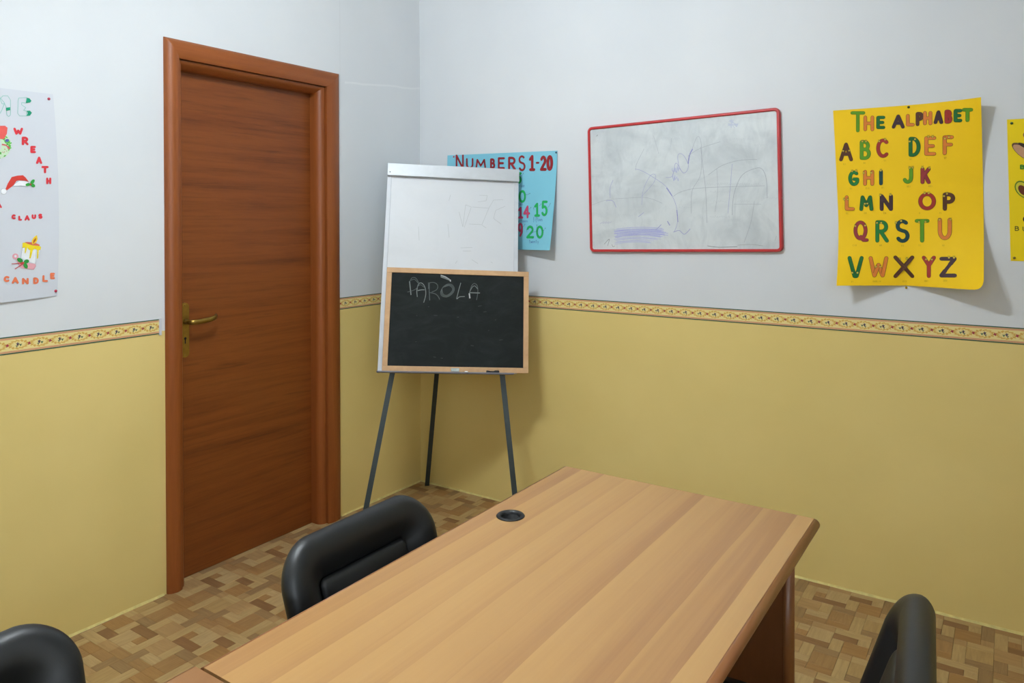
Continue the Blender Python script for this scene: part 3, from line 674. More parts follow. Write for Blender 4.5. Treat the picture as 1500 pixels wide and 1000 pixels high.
# ---- winter words poster on the left wall
def lift_x(u, v):
    u, v = min(1, max(0, u)), min(1, max(0, v))
    return .003+.010*math.sin(math.pi*v)*(1-u)+.012*(1-u)**.5*max(0, .35-v)*2*(1-v)*(1 if u < .96 else 0)
xm = Sheet('left', [(-250, 99), (77.5, 138), (83.5, 433), (-262, 476)], lift_x)
def bulge(u, v): return (u+.020*max(0, math.sin(math.pi*v))**.8*u**6, v)
xm.mesh('winter_words_poster', 'paper_white', 'white handmade poster with red WREATH and orange CANDLE lettering left of the door', 'poster', 26, 34, bulge)
ik = Ink(); Kx = lambda x, y: xm.px(x/7.14, 120+y/7.14); TG = (20, 142, 108); RW = (214, 56, 66)
pale = (138, 192, 182)
def shape(K, pts, col, layer=1, closed=True, w=None):
    p = [K(*a) for a in pts]
    if w: ik.line(p+([p[0]] if closed else []), w, col, layer, False)
    else: ik.poly(p, col, layer)
ik.piece('letter')
shape(Kx, [(-60, 340), (-40, 170), (-10, 150), (20, 230), (50, 225), (5, 170), (30, 145), (80, 145), (108, 190), (108, 345), (90, 362), (70, 345), (62, 260), (45, 225), (20, 290), (0, 330)], pale, 1, False, .0009)
shape(Kx, [(60, 270), (104, 264), (104, 294), (62, 302)], TG, 2)
ik.piece('letter')
shape(Kx, [(280, 163), (195, 168), (188, 200), (184, 330), (205, 356), (275, 356), (280, 302), (245, 298), (268, 268), (225, 240), (225, 215), (270, 222)], pale, 1, True, .0009)
shape(Kx, [(280, 166), (305, 170), (328, 198), (312, 216), (268, 222)], TG, 2); shape(Kx, [(278, 302), (312, 300), (332, 322), (312, 352), (275, 356), (290, 325)], TG, 2)
ik.piece('wreath_drawing')
wc = (-10, 660)
for i in range(40):
    a = 2*math.pi*i/40; b = 2*math.pi*(i+1)/40
    shape(Kx, [(wc[0]+125*math.cos(a), wc[1]+140*math.sin(a)), (wc[0]+125*math.cos(b), wc[1]+140*math.sin(b)), (wc[0]+25*math.cos(b), wc[1]+60*math.sin(b)), (wc[0]+25*math.cos(a), wc[1]+60*math.sin(a))], (196, 222, 190), 1)
for i in range(26):
    a = -1.0+2.6*random.random(); rr = .55+.42*random.random(); c = (wc[0]+125*rr*math.cos(a), wc[1]+140*rr*math.sin(a))
    shape(Kx, blobpts(c[0], c[1], 14, 7, random.random()*180, 8), random.choice([(80, 176, 60), (100, 190, 80), (80, 160, 70)]), 2)
for i in range(7): shape(Kx, blobpts(10+random.random()*70, 690+random.random()*50, 4, 4, 0, 8), (200, 60, 70), 3)
shape(Kx, [(20, 645), (60, 655), (100, 685), (94, 708), (60, 668), (16, 660)], (214, 96, 104), 3); shape(Kx, blobpts(72, 612, 22, 16, -10), (88, 96, 160), 3)
shape(Kx, [(-40, 460), (50, 458), (76, 478), (70, 540), (40, 596), (0, 598), (-40, 560)], (222, 92, 86), 3)
for ch, a, b, c, d_ in [('W', 138, 478, 240, 552), ('R', 220, 572, 300, 662), ('E', 312, 668, 376, 744), ('A', 374, 780, 440, 858), ('T', 430, 878, 508, 955)]:
    ik.piece('letter'); xm.glyph(ik, ch, (a/7.14, 120+b/7.14, c/7.14, 120+d_/7.14), RW, .0037)
ik.piece('letter'); xm.glyph(ik, 'H', (67, 260, 75.2, 269.8), RW, .0035)
K3 = lambda x, y: xm.px(x/10, 240+y/10)
ik.piece('cap_drawing')
shape(K3, [(75, 375), (110, 290), (170, 192), (240, 250), (205, 300), (175, 330), (100, 385)], (206, 62, 52), 1)     # red winter cap
shape(K3, [(170, 192), (250, 172), (335, 165), (375, 200), (420, 262), (360, 245), (275, 240), (240, 250)], (206, 62, 52), 1)
shape(K3, [(180, 330), (215, 290), (275, 245), (360, 250), (418, 268), (400, 335), (300, 318)], (240, 242, 246), 2)
shape(K3, blobpts(52, 402, 44, 42, 0), (240, 242, 246), 3); shape(K3, blobpts(52, 402, 44, 42, 0), (150, 156, 164), 4, True, .0004)
shape(K3, [(180, 330), (215, 290), (275, 245), (360, 250), (418, 268), (400, 335), (300, 318)], (150, 156, 164), 4, True, .0004)
for p in (blobpts(472, 262, 42, 24, -50), blobpts(405, 302, 36, 22, -15), blobpts(480, 315, 34, 24, 30)): shape(K3, p, (44, 150, 56), 4)
shape(K3, blobpts(445, 300, 12, 12, 0, 10), (190, 50, 50), 5)
for ch, a, b, c, d_ in [('C', 165, 738, 232, 812), ('L', 262, 758, 322, 830), ('A', 356, 750, 434, 830), ('U', 458, 738, 530, 808), ('S', 556, 728, 622, 804), ('A', -60, 570, 26, 646)]:
    ik.piece('letter'); xm.glyph(ik, ch, (a/10, 240+b/10, c/10, 240+d_/10), RW, .0029)
K4 = lambda x, y: xm.px(x/8.33, 330+y/8.33)
ik.piece('candle_drawing')
shape(K4, [(272, 230), (300, 205), (470, 240), (496, 268), (428, 470), (252, 400)], (232, 236, 240), 1); shape(K4, [(272, 260), (252, 400)], (140, 146, 160), 2, False, .0004); shape(K4, [(440, 300), (430, 470)], (140, 146, 160), 2, False, .0004)
shape(K4, blobpts(390, 228, 96, 20, 10), (214, 112, 88), 3)
shape(K4, [(272, 212), (300, 208), (330, 225), (400, 245), (470, 250), (498, 262), (490, 300), (470, 300), (462, 400), (446, 408), (450, 300), (420, 285), (398, 300), (372, 400), (354, 404), (366, 300), (352, 300), (330, 270), (308, 340), (298, 340), (302, 270), (270, 275)], (238, 214, 40), 4)
shape(K4, [(392, 235), (382, 190), (410, 145), (446, 118), (456, 165), (440, 205)], (240, 204, 40), 5); shape(K4, [(398, 225), (402, 185), (434, 148), (436, 180)], (186, 96, 34), 6)
shape(K4, blobpts(186, 378, 38, 36, 0), (224, 160, 172), 2); shape(K4, blobpts(186, 376, 15, 16, 0), (226, 229, 236), 3)
shape(K4, [(190, 410), (240, 440), (430, 470), (436, 500), (410, 540), (260, 522), (230, 490)], (226, 164, 174), 2)
for p in (blobpts(240, 425, 40, 26, 30), blobpts(318, 440, 34, 24, -20), blobpts(308, 490, 38, 24, 60)): shape(K4, p, (46, 140, 60), 5)
for a, b in (((275, 460), (140, 468)), ((285, 465), (180, 530))): ik.line([K4(*a), K4(*b)], .0013, (190, 70, 70), 6)
shape(K4, blobpts(268, 460, 26, 14, -20), (190, 70, 70), 6)
for ch, a, b, c, d_ in [('C', 40, 616, 118, 692), ('A', 140, 628, 228, 712), ('N', 262, 640, 352, 720), ('D', 398, 634, 474, 716), ('L', 510, 606, 586, 690), ('E', 606, 578, 670, 655)]:
    ik.piece('letter'); xm.glyph(ik, ch, (a/8.33, 330+b/8.33, c/8.33, 330+d_/8.33), (230, 122, 84), .0034)
ik.build(xm.P, xm.obj, xm.off)
pins(xm, [(71.3, 144.8, (176, 30, 70), 'crimson push pin in the upper right corner of the white poster'), (81.5, 426, (176, 20, 60), 'crimson push pin in the lower right corner of the white poster')])

# ------------------------------------------------------------------ wall whiteboard
WBW, WBH, WBT = .886, .592, .020
wbc = Vector((1.516, 0, 1.610)); wroot = tag(empty('wall_whiteboard', (wbc.x, 0, wbc.z-WBH/2)), 'smudged whiteboard in a red plastic frame hanging on the wall', 'whiteboard')
wroot.rotation_euler = (0, -math.radians(1.3), 0)
def ringmesh(name, outer, inner, prof, mat, parent):
    """frame between two rounded rectangles; prof = list of (t from inner 0 to outer 1, height)"""
    n = len(outer); V, Fc = [], []
    for t, h in prof:
        for (a, b), (c, e_) in zip(inner, outer): V.append((a+(c-a)*t, -h, b+(e_-b)*t))
    m_ = len(prof)
    for i in range(m_):
        for k in range(n): Fc.append((i*n+k, i*n+(k+1) % n, ((i+1) % m_)*n+(k+1) % n, ((i+1) % m_)*n+k))
    o = mesh_obj(name, V, Fc, mat, parent, True); bm = bmesh.new(); bm.from_mesh(o.data); bmesh.ops.recalc_face_normals(bm, faces=bm.faces); bm.to_mesh(o.data); bm.free()
    o.data.set_sharp_from_angle(angle=.7); return o
oc = rrect(0, WBH/2, WBW, WBH, .022); ic = rrect(0, WBH/2, WBW-.026, WBH-.026, .010)
ringmesh('frame', oc, ic, [(0, .002), (0, .017), (.25, .0205), (.75, .0205), (1, .015), (1, .001)], 'red_plastic', wroot)
bd = prism('board', rrect(0, WBH/2, WBW-.020, WBH-.020, .010), 'y', -.001, -.013, 'wb', wroot)
ik = Ink(); ik.piece('marker_scribbles', True); BLU, PAL, GRY = (122, 126, 190), (146, 152, 196), (146, 154, 166)
WBR = Matrix.Rotation(math.radians(1.3), 4, 'Y')
def KW(x, y):
    p = on(840+x/4, 140+y/4, 1, -.0135)-Vector(wroot.location); p = Matrix.Rotation(math.radians(1.3), 4, 'Y') @ p; return (p.x, p.z)
def stroke(pts, w, col, n=6, layer=0):
    P_ = [Vector(KW(*p)) for p in pts]; out = []
    for i in range(len(P_)-1):     # Catmull-Rom
        a, b, c, e_ = P_[max(i-1, 0)], P_[i], P_[i+1], P_[min(i+2, len(P_)-1)]
        for k in range(n):
            t = k/n; out.append(.5*((2*b)+(c-a)*t+(2*a-5*b+4*c-e_)*t*t+(3*b-a-3*c+e_)*t**3))
    out.append(P_[-1]); ik.line([tuple(p) for p in out], w, col, layer, False)
stroke([(540, 480), (580, 470), (600, 395), (640, 450), (665, 440), (672, 400), (640, 345), (612, 350), (620, 420), (645, 455)], .0010, PAL)
stroke([(672, 400), (680, 350), (698, 312)], .0022, BLU); stroke([(670, 355), (740, 310), (860, 270)], .0007, GRY)
stroke([(690, 690), (695, 560), (745, 460), (750, 300), (735, 240), (715, 260), (690, 330)], .0007, GRY); stroke([(745, 300), (760, 430), (775, 560), (782, 745)], .0008, GRY)
stroke([(360, 430), (400, 440), (470, 480), (540, 530), (580, 590), (605, 660), (610, 740), (590, 800)], .0009, PAL); stroke([(545, 540), (578, 588)], .0018, BLU); stroke([(606, 670), (612, 740)], .0018, BLU)
stroke([(400, 640), (410, 550), (450, 470), (480, 465), (470, 510), (400, 590)], .0008, PAL); stroke([(585, 800), (620, 790), (650, 812), (685, 780)], .0014, PAL)
stroke([(585, 590), (640, 560), (760, 540), (1120, 528)], .0007, GRY); stroke([(790, 465), (870, 410), (970, 380), (1075, 374)], .0008, GRY)
stroke([(930, 700), (940, 580), (985, 470), (1060, 428), (1105, 430), (1130, 490), (1135, 600)], .0009, GRY); stroke([(940, 636), (1100, 636)], .0006, GRY)
stroke([(1060, 620), (1040, 740), (1000, 860)], .0007, GRY); stroke([(840, 430), (845, 560), (830, 680)], .0006, GRY); stroke([(930, 400), (920, 520), (905, 690)], .0008, PAL)
stroke([(215, 600), (215, 540), (232, 495)], .0010, PAL); stroke([(190, 616), (230, 616), (250, 655)], .0012, PAL); stroke([(110, 640), (200, 610), (320, 600), (430, 598), (520, 630)], .0006, GRY)
stroke([(470, 235), (500, 340)], .0005, GRY); stroke([(415, 310), (370, 400), (365, 440)], .0006, GRY); stroke([(575, 250), (570, 300)], .0005, GRY); stroke([(625, 180), (760, 145), (920, 125), (1100, 135)], .0010, (190, 196, 200))
stroke([(550, 735), (565, 760)], .0024, PAL); stroke([(480, 790), (515, 755)], .0016, PAL); stroke([(380, 710), (412, 685)], .0012, PAL)
for i in range(26):
    t = i/25; y = 780+t*85; x0 = 235+20*random.random(); x1 = 530-abs(t-.3)*150+40*random.random()
    stroke([(x0, y+8*random.random()), ((x0+x1)/2, y-12+10*random.random()), (x1, y-4+10*random.random())], .0012, (160, 165, 214) if t < .6 else (178, 184, 214))
for i in range(14): a = random.random()*6.28; stroke([(935+30*math.cos(a), 165+26*math.sin(a)), (935-30*math.cos(a+.4), 165-26*math.sin(a+.4))], .0012, (176, 186, 206))
for i in range(12): x, y = 575+random.random()*35, 395+random.random()*80; stroke([(x, y), (x+12*random.random(), y+26), (x+18*random.random()-6, y+8)], .0010, (160, 168, 206))
for x in (155, 170, 185, 200): stroke([(x, 750), (x+25, 738)], .0014, (176, 180, 200))
stroke([(180, 870), (210, 840), (200, 880)], .0008, (60, 64, 70)); stroke([(225, 872), (232, 885), (242, 880)], .0008, (60, 64, 70)); stroke([(785, 880), (850, 888), (960, 885)], .0010, (70, 74, 76)); stroke([(135, 238), (142, 230)], .0012, (70, 80, 84))
stroke([(960, 876), (1040, 872), (1110, 880)], .0006, (110, 120, 120)); stroke([(1180, 850), (1190, 822)], .0006, GRY)
random.seed(3)
for bx, by, nn in ((140, 215, 2), (125, 270, 3), (160, 330, 2), (510, 250, 3), (900, 255, 4), (890, 315, 4), (895, 370, 3), (780, 520, 8), (800, 565, 3), (960, 520, 4), (820, 620, 2), (960, 620, 2), (800, 710, 3), (920, 730, 2), (620, 655, 2), (260, 700, 3), (350, 650, 2), (1060, 290, 2), (1110, 600, 3)):
    for k in range(nn*3): x = bx+k*13; stroke([(x, by+random.random()*8), (x+5, by-10*random.random()), (x+10, by+12*random.random())], .0005, (182, 190, 196))
ik.build(lambda a, b, e_: Vector((a, -.013-e_*.5, b)), bd, (0, 0, 0), 'ink')

# ------------------------------------------------------------------ easel with flipchart board, blackboard leaning on it
EC, ER, EU, EN = Vector((.565, -.458, .749)), Vector((.752, .658, -.044)).normalized(), None, None
EU = Vector((-.128, .211, .969)); EU = (EU-ER*EU.dot(ER)).normalized(); EN = ER.cross(EU)
EROOT = Vector((.565, -.458, 0)); er = tag(empty('flipchart_easel', EROOT), 'white flipchart easel on three dark metal legs standing in the corner', 'easel')
def ep(a, b, n): return EC+ER*a+EU*b+EN*n
exf = lambda p: ep(*p)
EW = .645
eb = boxes('flipchart_board', [((-EW/2+.004, .004, -.012), (EW/2-.004, .998, .004))], 'flip', er, EROOT, 0, exf)
for a0, a1, b0, b1 in ((-EW/2, -EW/2+.020, 0, 1.0), (EW/2-.020, EW/2, 0, 1.0), (-EW/2+.020, EW/2-.020, 0, .014)):
    boxes('edge_rail', [((a0, b0, -.016), (a1, b1, .008))], 'alu_frame', er, EROOT, .0015, exf)
bar = boxes('clamp_bar', [((-EW/2-.001, .936, .008), (EW/2+.001, .998, .026))], 'alu', er, EROOT, .002, exf)
for a in (-EW/2+.012, ):
    p = ep(a, .952, .026); mesh_obj('bar_rivet', [p+ER*(.003*math.cos(t))+EU*(.003*math.sin(t))+EN*.0008 for t in [i*math.pi/5 for i in range(10)]], [tuple(range(10))], 'dark', er, False, EROOT)
tray = boxes('pen_tray', [((-EW/2-.002, -.005, -.014), (EW/2-.02, -.001, .056)), ((-EW/2-.002, -.005, .054), (EW/2-.02, .002, .056))], 'tray_grey', er, EROOT, 0, exf)
def flat_leg(name, A, B, w, t, mat):
    A, B = Vector(A), Vector(B); ax = (B-A).normalized(); s = (ER-ax*ER.dot(ax)).normalized(); n = ax.cross(s)
    V = [P_+s*(a*w/2)+n*(b*t/2) for P_ in (A, B) for a, b in ((-1, -1), (1, -1), (1, 1), (-1, 1))]
    for v_ in V[4:]: v_.z = 0.0005
    return mesh_obj(name, V, BOXF, mat, er, False, EROOT)
def onp(x, y, nn):
    o_ = EC+EN*nn; d_ = ray(x, y); return CAM+d_*((o_-CAM).dot(EN)/d_.dot(EN))
for (a, b) in (((575, 545), (537, 740)), ((735.5, 547), (753, 714))):
    A, B = onp(*a, -.026), onp(*b, -.026); dd = (B-A); foot = A+dd*(A.z/-dd.z); top = A-dd*(.75/abs(dd.z))
    flat_leg('leg', top, foot, .024, .012, 'leg_metal')
foot = Vector((.075, -.035, 0)); pm = on(641, 545, 0, foot.x+.155); 
ax_top = ep(0, .93, -.03)
# rear leg: passes the photographed point under the board
best = min((( Vector(to_px(foot.lerp(ax_top, t)))-Vector((641, 545))).length, t) for t in [i/200 for i in range(201)])
flat_leg('leg', ax_top, foot, .024, .012, 'leg_metal')
boxes('hinge_block', [((-.05, .88, -.040), (.05, .96, -.012))], 'leg_metal', er, EROOT, .003, exf)
# faint pen lines on the flipchart board
ik = Ink(); ik.piece('pen_lines', True)
def KE(x, y, n=.004):
    p = onp(540+x/5, 200+y/5, n)-EC; return (p.dot(ER), p.dot(EU))
for pts in ([(662, 550), (690, 660), (710, 500), (752, 515), (700, 665)], [(760, 515), (880, 525), (830, 645), (735, 640)], [(880, 525), (915, 465), (985, 462)], [(810, 430), (870, 432), (860, 470), (800, 478)], [(600, 425), (588, 470)], [(1000, 510), (930, 540), (915, 600), (970, 640)],
            [(365, 660), (370, 760)], [(672, 815), (760, 812)], [(690, 838), (750, 838)], [(635, 930), (650, 908)], [(755, 900), (800, 930)], [(830, 650), (862, 668)], [(580, 640), (590, 740)], [(895, 918), (908, 926)]):
    ik.line([KE(*p) for p in pts], .0007, (176, 180, 182), 0, False)
ik.build(lambda a, b, e_: ep(a, b, .004+e_), eb, EROOT, 'ink_solid')
# blackboard
BN = .030; BW0, BW1, BH0, BH1 = -.302, .373, .002, .482
broot = ep((BW0+BW1)/2, BH0, BN); br = tag(empty('blackboard', broot), 'small blackboard in a pine frame with PAROLA in chalk on the easel tray', 'blackboard')
fw = .024
for a0, a1, b0, b1 in ((BW0, BW1, BH0, BH0+fw), (BW0, BW1, BH1-fw, BH1), (BW0, BW0+fw, BH0+fw, BH1-fw), (BW1-fw, BW1, BH0+fw, BH1-fw)):
    boxes('frame_rail', [((a0, b0, BN-.018), (a1, b1, BN))], 'pine', br, broot, .0018, exf)
sl = boxes('slate', [((BW0+.01, BH0+.01, BN-.014), (BW1-.01, BH1-.01, BN-.006))], 'slate', br, broot, 0, exf)
ik = Ink(); SN = BN-.006
def KB(x, y): p = onp(580+x/10.714, 395+y/10.714, SN)-EC; return (p.dot(ER), p.dot(EU))
C1, C2, C3 = (122, 131, 128), (84, 93, 91), (186, 190, 188)
def chalk(pts, w, col, n=6):
    P_ = [Vector(KB(*p)) for p in pts]; out = []
    for i in range(len(P_)-1):
        a, b, c, e_ = P_[max(i-1, 0)], P_[i], P_[i+1], P_[min(i+2, len(P_)-1)]
        for k in range(n):
            t = k/n; out.append(.5*((2*b)+(c-a)*t+(2*a-5*b+4*c-e_)*t*t+(3*b-a-3*c+e_)*t**3))
    out.append(P_[-1]); ik.line([tuple(p) for p in out], w, col, 0, False)
ik.piece('chalk_letter'); chalk([(213, 180), (225, 290), (236, 395)], .0021, C1); chalk([(215, 185), (255, 125), (310, 130), (350, 190), (365, 230)], .0013, C2); chalk([(235, 165), (290, 150), (340, 200), (355, 240), (300, 310), (180, 350)], .0012, C2)
ik.piece('chalk_letter'); chalk([(335, 425), (328, 330), (350, 235), (385, 205), (430, 230), (462, 300), (466, 400), (435, 515)], .0016, C1); chalk([(355, 250), (390, 235), (440, 275)], .0012, C2); chalk([(340, 328), (390, 316), (450, 314)], .0019, C1)
ik.piece('chalk_letter'); chalk([(525, 200), (522, 330), (530, 480)], .0017, C2); chalk([(508, 200), (512, 300)], .0013, C2); chalk([(520, 205), (600, 200), (655, 245), (640, 310), (560, 350)], .0014, C2); chalk([(530, 358), (610, 375), (660, 415), (685, 465)], .0015, C2)
ik.piece('chalk_letter')
for k in range(4): chalk([(800+8*k, 225+8*k), (740-2*k, 270+4*k), (700+10*k, 350-3*k), (720+10*k, 410-8*k), (800, 428-10*k), (880-8*k, 380-6*k), (918-10*k, 310), (890-8*k, 240+9*k), (820, 222+9*k), (770, 250+6*k)], .0011, C2)
ik.piece('chalk_letter'); chalk([(1018, 205), (985, 320), (955, 445), (960, 455), (1000, 425), (1080, 420)], .0016, C1)
ik.piece('chalk_letter'); chalk([(1152, 445), (1158, 350), (1190, 250), (1230, 215), (1275, 250), (1285, 350), (1265, 475)], .0015, C2); chalk([(1158, 345), (1200, 270), (1240, 255), (1280, 300)], .0012, C1); chalk([(1150, 358), (1230, 362), (1318, 364)], .0022, C1); chalk([(1150, 370), (1160, 448)], .0030, C3)
ik.piece('chalk_accent')
for k in range(3): chalk([(702, 84+14*k), (780, 112+14*k), (852, 162+4*k)], .0018, C1 if k else C3)
chalk([(852, 155), (856, 185)], .0024, C3)
random.seed(5); ik.piece('chalk_smears', True)
for i in range(16):
    x, y = 300+random.random()*1400, 520+random.random()*900; chalk([(x, y), (x+60*random.random(), y+14*random.random()-7)], .0010, (62, 70, 69))
ik.build(lambda a, b, e_: ep(a, b, SN+e_*.6), sl, broot, 'ink_solid')
boxes('metal_clip', [((.012, .004, BN), (.050, .020, BN+.004)), ((.016, .006, BN+.004), (.030, .018, BN+.008))], 'chrome', br, broot, .001, exf)
# small things on the tray
p0 = ep(.205, .006, .043); pen = tag(empty('chalk_holder', p0), 'small black chalk holder lying on the easel tray', 'holder')
V = []
mb = [(-.030, .006), (-.024, .006), (-.012, .0035), (.004, .0035), (.010, .007), (.026, .007), (.030, .004)]
tb = tube('body', [(0, 0, 0), (0, 0, 1)], .1, 'black', pen); bpy.data.objects.remove(tb)
Vv, Ff = [], []
for a, r_ in mb:
    for k in range(10): t = 2*math.pi*k/10; Vv.append(ER*a+EU*(r_*math.sin(t))+EN*(r_*math.cos(t)))
for i in range(len(mb)-1):
    for k in range(10): Ff.append((i*10+k, i*10+(k+1) % 10, i*10+10+(k+1) % 10, i*10+10+k))
Ff += [tuple(range(9, -1, -1)), tuple((len(mb)-1)*10+k for k in range(10))]
mesh_obj('holder_body', Vv, Ff, 'black', pen, True)
p1 = ep(.082, .0035, .043); ch_ = tag(empty('chalk_stub', p1), 'tiny white stub of chalk on the easel tray', 'chalk')
tube('stub', [p1-ER*.007, p1+ER*.007], .0035, 'chalk', ch_, p1, 8)

# ------------------------------------------------------------------ tables
TZ = .72; TX0, TX1, TY1, TY0 = 1.615, 2.345, -1.215, -2.419
def table(name, label, x0, x1, y0, y1, ztop, mats, grommet=None, far=.13):
    off = Vector(((x0+x1)/2, (y0+y1)/2, 0)); r = tag(empty(name, off), label, 'table'); th = .028; rb = .014
    a, b = x0+rb, x1-rb
    bm = bmesh.new()
    ov = [bm.verts.new((px-off.x, py-off.y, ztop)) for px, py in ((a, y0), (b, y0), (b, y1), (a, y1))]
    ed = [bm.edges.new((ov[i], ov[(i+1) % 4])) for i in range(4)]
    if grommet:
        gx, gy, gr = grommet
        cv = [bm.verts.new((gx+gr*math.cos(2*math.pi*k/32)-off.x, gy+gr*math.sin(2*math.pi*k/32)-off.y, ztop)) for k in range(32)]
        ed += [bm.edges.new((cv[k], cv[(k+1) % 32])) for k in range(32)]
    bmesh.ops.triangle_fill(bm, edges=ed, use_beauty=True)
    res = bmesh.ops.extrude_face_region(bm, geom=bm.faces[:])
    bmesh.ops.translate(bm, verts=[g for g in res['geom'] if isinstance(g, bmesh.types.BMVert)], vec=(0, 0, -th))
    bmesh.ops.recalc_face_normals(bm, faces=bm.faces)
    me = bpy.data.meshes.new('tabletop'); bm.to_mesh(me); bm.free(); link('tabletop', me, r, mats[0])
    for side, xx in ((-1, a), (1, b)):
        pr = [(xx, ztop-.0002)]+[(xx+side*rb*math.sin(math.pi*i/10), ztop-th/2+(th/2-.0002)*math.cos(math.pi*i/10)) for i in range(1, 10)]+[(xx, ztop-th+.0002)]
        prism('edge_band', pr, 'y', y0+.0005, y1-.0005, mats[1], r, off, True)
    if grommet:
        lathe('cable_grommet', [(gr-.009, -.024), (gr-.007, -.001), (gr-.004, .003), (gr+.003, .0025), (gr+.005, .0002), (gr-.0005, 0), (gr-.0008, -.024), (gr-.009, -.024)], 'black', r, (gx, gy, ztop), 36, off=off)
        lathe('grommet_cup', [(gr-.0095, -.004), (gr-.0095, -.11), (0, -.11), (0, -.113), (gr-.007, -.113), (gr-.007, -.0245), (gr-.0095, -.004)], 'dark', r, (gx, gy, ztop), 24, off=off)  # near-black closed cup added below, its colour stands in for shade in the hole
    for yy in (y0+.10, y1-far):
        pn = boxes('leg_panel', [((x0+.055, yy, .02), (x1-.055, yy+.03, ztop-th))], mats[2], r, off, .001)
        for xx, sg in ((x0+.055, -1), (x1-.055, 1)):
            pr = [(xx+sg*.022*math.sin(math.pi*i/10), yy+.015+.017*math.cos(math.pi*i/10)) for i in range(11)]
            prism('panel_edge', pr, 'z', .02, ztop-th, mats[1], r, off, True)
        boxes('foot_rail', [((x0+.045, yy-.004, 0), (x1-.045, yy+.034, .02))], 'black', r, off, .002)
    boxes('stretcher_beam', [(((x0+x1)/2-.02, y0+.13, .60), ((x0+x1)/2+.02, y1-far, ztop-th))], mats[2], r, off)
    return r
t1 = table('meeting_table', 'beech laminate meeting table with a black cable grommet', TX0, TX1, TY0, TY1, TZ, ('tabletop', 'edge_brown', 'panel_brown'), (1.698, -1.617, .031))
table('meeting_table', 'reddish brown table pushed against the near end of the beech table', 1.600, 2.330, -3.632, -2.4245, TZ, ('tabletop_red', 'tabletop_red', 'panel_brown'), None, .04)

# ------------------------------------------------------------------ chairs
BKW, BKH, REC = .46, .49, math.radians(15)
def back_pt(a, b, dpt):
    """a across, b up from the bottom of the back, dpt forward; wraps slightly and reclines"""
    dpt = dpt+.014*(a/(BKW/2))**2+.02*math.cos((b/BKH-.35)*3)-.02
    x = .02+dpt*math.cos(REC)-b*math.sin(REC); z = .315+b*math.cos(REC)*.965+dpt*math.sin(REC)
    return Vector((x, a, z))
def rr_ring(inset, n=14):
    w, h = BKW/2-inset, BKH/2-inset; out = []
    for sx, sz, a0, r0 in ((1, 1, 0, .088), (-1, 1, 90, .088), (-1, -1, 180, .07), (1, -1, 270, .07)):
        r = max(.012, r0-inset*.75)
        for i in range(n+1):
            t = math.radians(a0+90*i/n); x, y = sx*(w-r)+r*math.cos(t), sz*(h-r)+r*math.sin(t)
            x *= 1-.05*max(0, -y/(BKH/2)); 
            y += .018*(1-(x/(BKW/2))**2)*(1 if y > 0 else 0)*(1-inset/.3)
            out.append((x, y+BKH/2))
    return out
def shell(name, prof, mat, parent, cap=True):
    V, Fc = [], []; n = None; sm = []
    for i in range(len(prof)-1):       # smooth the padding profile
        a, b, c, e_ = (Vector(prof[min(max(k, 0), len(prof)-1)]) for k in (i-1, i, i+1, i+2))
        for t in (0, 1/3, 2/3): sm.append(tuple(.5*((2*b)+(c-a)*t+(2*a-5*b+4*c-e_)*t*t+(3*b-a-3*c+e_)*t**3)))
    prof = sm+[prof[-1]]
    for ins, dep in prof:
        rg = rr_ring(ins); n = len(rg); V += [back_pt(a, b, dep) for a, b in rg]
    for i in range(len(prof)-1):
        for k in range(n): Fc.append((i*n+k, i*n+(k+1) % n, (i+1)*n+(k+1) % n, (i+1)*n+k))
    if cap:
        for base, rev in ((0, True), ((len(prof)-1)*n, False)):
            ins, dep = prof[0] if rev else prof[-1]
            c = back_pt(0, BKH/2, dep); V.append(c)
            for k in range(n): Fc.append((base+(k+1) % n, base+k, len(V)-1) if rev else (base+k, base+(k+1) % n, len(V)-1))
    o = mesh_obj(name, V, Fc, mat, parent, True); bm = bmesh.new(); bm.from_mesh(o.data); bmesh.ops.recalc_face_normals(bm, faces=bm.faces); bm.to_mesh(o.data); bm.free(); return o
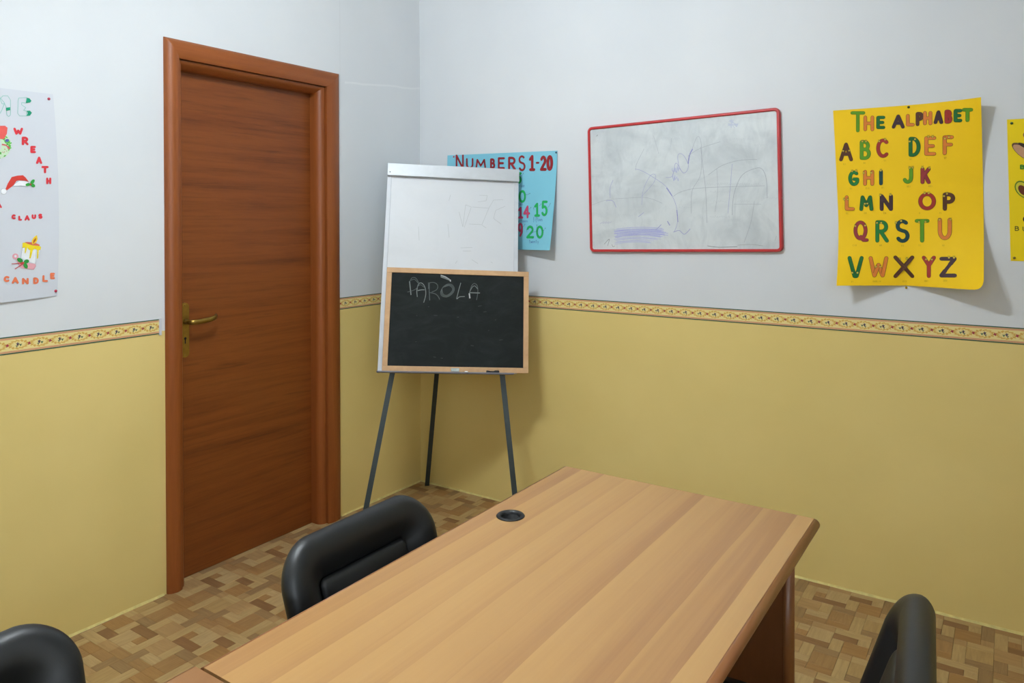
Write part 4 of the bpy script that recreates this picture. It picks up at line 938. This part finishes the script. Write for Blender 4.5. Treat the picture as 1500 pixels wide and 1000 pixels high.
def make_chair():
    r = empty('office_chair', (0, 0, 0))
    rim = [(.20, -.028), (.12, -.029), (.05, -.028), (.02, -.022), (.005, -.010), (0, .002), (.003, .013), (.010, .022), (.021, .027), (.036, .028), (.052, .0255), (.068, .019), (.082, .011), (.092, .004), (.098, -.002), (.12, -.006)]
    shell('back_rim', rim, 'leather', r)
    shell('back_cushion', [(.12, -.006), (.0985, -.001), (.0995, .007), (.106, .012), (.120, .0145), (.15, .016), (.20, .017)], 'leather', r)
    # seat
    V, Fc = [], []; n = 40
    lev_ = [(.36, .41), (.80, .405), (.97, .42), (1.0, .445), (.985, .468), (.93, .482), (.80, .488), (.45, .484)]
    for s, z in lev_:
        for k in range(n):
            t = 2*math.pi*k/n; c, s_ = math.cos(t), math.sin(t); e_ = 4.5
            q_ = (abs(c)**e_+abs(s_)**e_)**(-1/e_); V.append(Vector((.218+.218*s*q_*c, .240*s*q_*s_, z-.012*max(0, q_*c*s)**3)))
    for i in range(len(lev_)-1):
        for k in range(n): Fc.append((i*n+k, i*n+(k+1) % n, (i+1)*n+(k+1) % n, (i+1)*n+k))
    Fc += [tuple(range(n-1, -1, -1)), tuple((len(lev_)-1)*n+k for k in range(n))]
    mesh_obj('seat', V, Fc, 'leather', r, True)
    for s in (-1, 1):
        tube('leg', [(.40, s*.20, .415), (.41, s*.205, .2), (.415, s*.21, 0)], .0125, 'black', r)
        tube('leg', [(.05, s*.20, .415), (.02, s*.205, .2), (-.02, s*.21, 0)], .0125, 'black', r)
        tube('back_support', [(.10, s*.12, .402), (.0, s*.12, .400), (-.035, s*.12, .43), (-.045, s*.12, .50)], .011, 'black', r)
    tube('seat_rail', [(.40, -.20, .405), (.40, .20, .405)], .011, 'black', r); tube('seat_rail', [(.05, -.20, .405), (.05, .20, .405)], .011, 'black', r)
    return r
def copy_thing(o):
    c = o.copy(); COL.objects.link(c)
    for ch in list(o.children):
        k = ch.copy(); COL.objects.link(k); k.parent = c
    return c
ch1 = make_chair()
topx = back_pt(0, BKH, 0).x
spots = [(1.466-topx, -1.932, 0, 'black padded office chair between the door and the beech table'),
         (1.345-topx, -2.722, 2, 'black padded office chair cut by the lower left corner of the view'),
         (2.622+topx, -1.785, 184.5, 'black padded office chair on the right side of the beech table')]
for i, (x, y, a, lb) in enumerate(spots):
    o = ch1 if i == 0 else copy_thing(ch1)
    o.location = (x, y, 0); o.rotation_euler = (0, 0, math.radians(a)); tag(o, lb, 'chair', 'black office chairs around the tables')
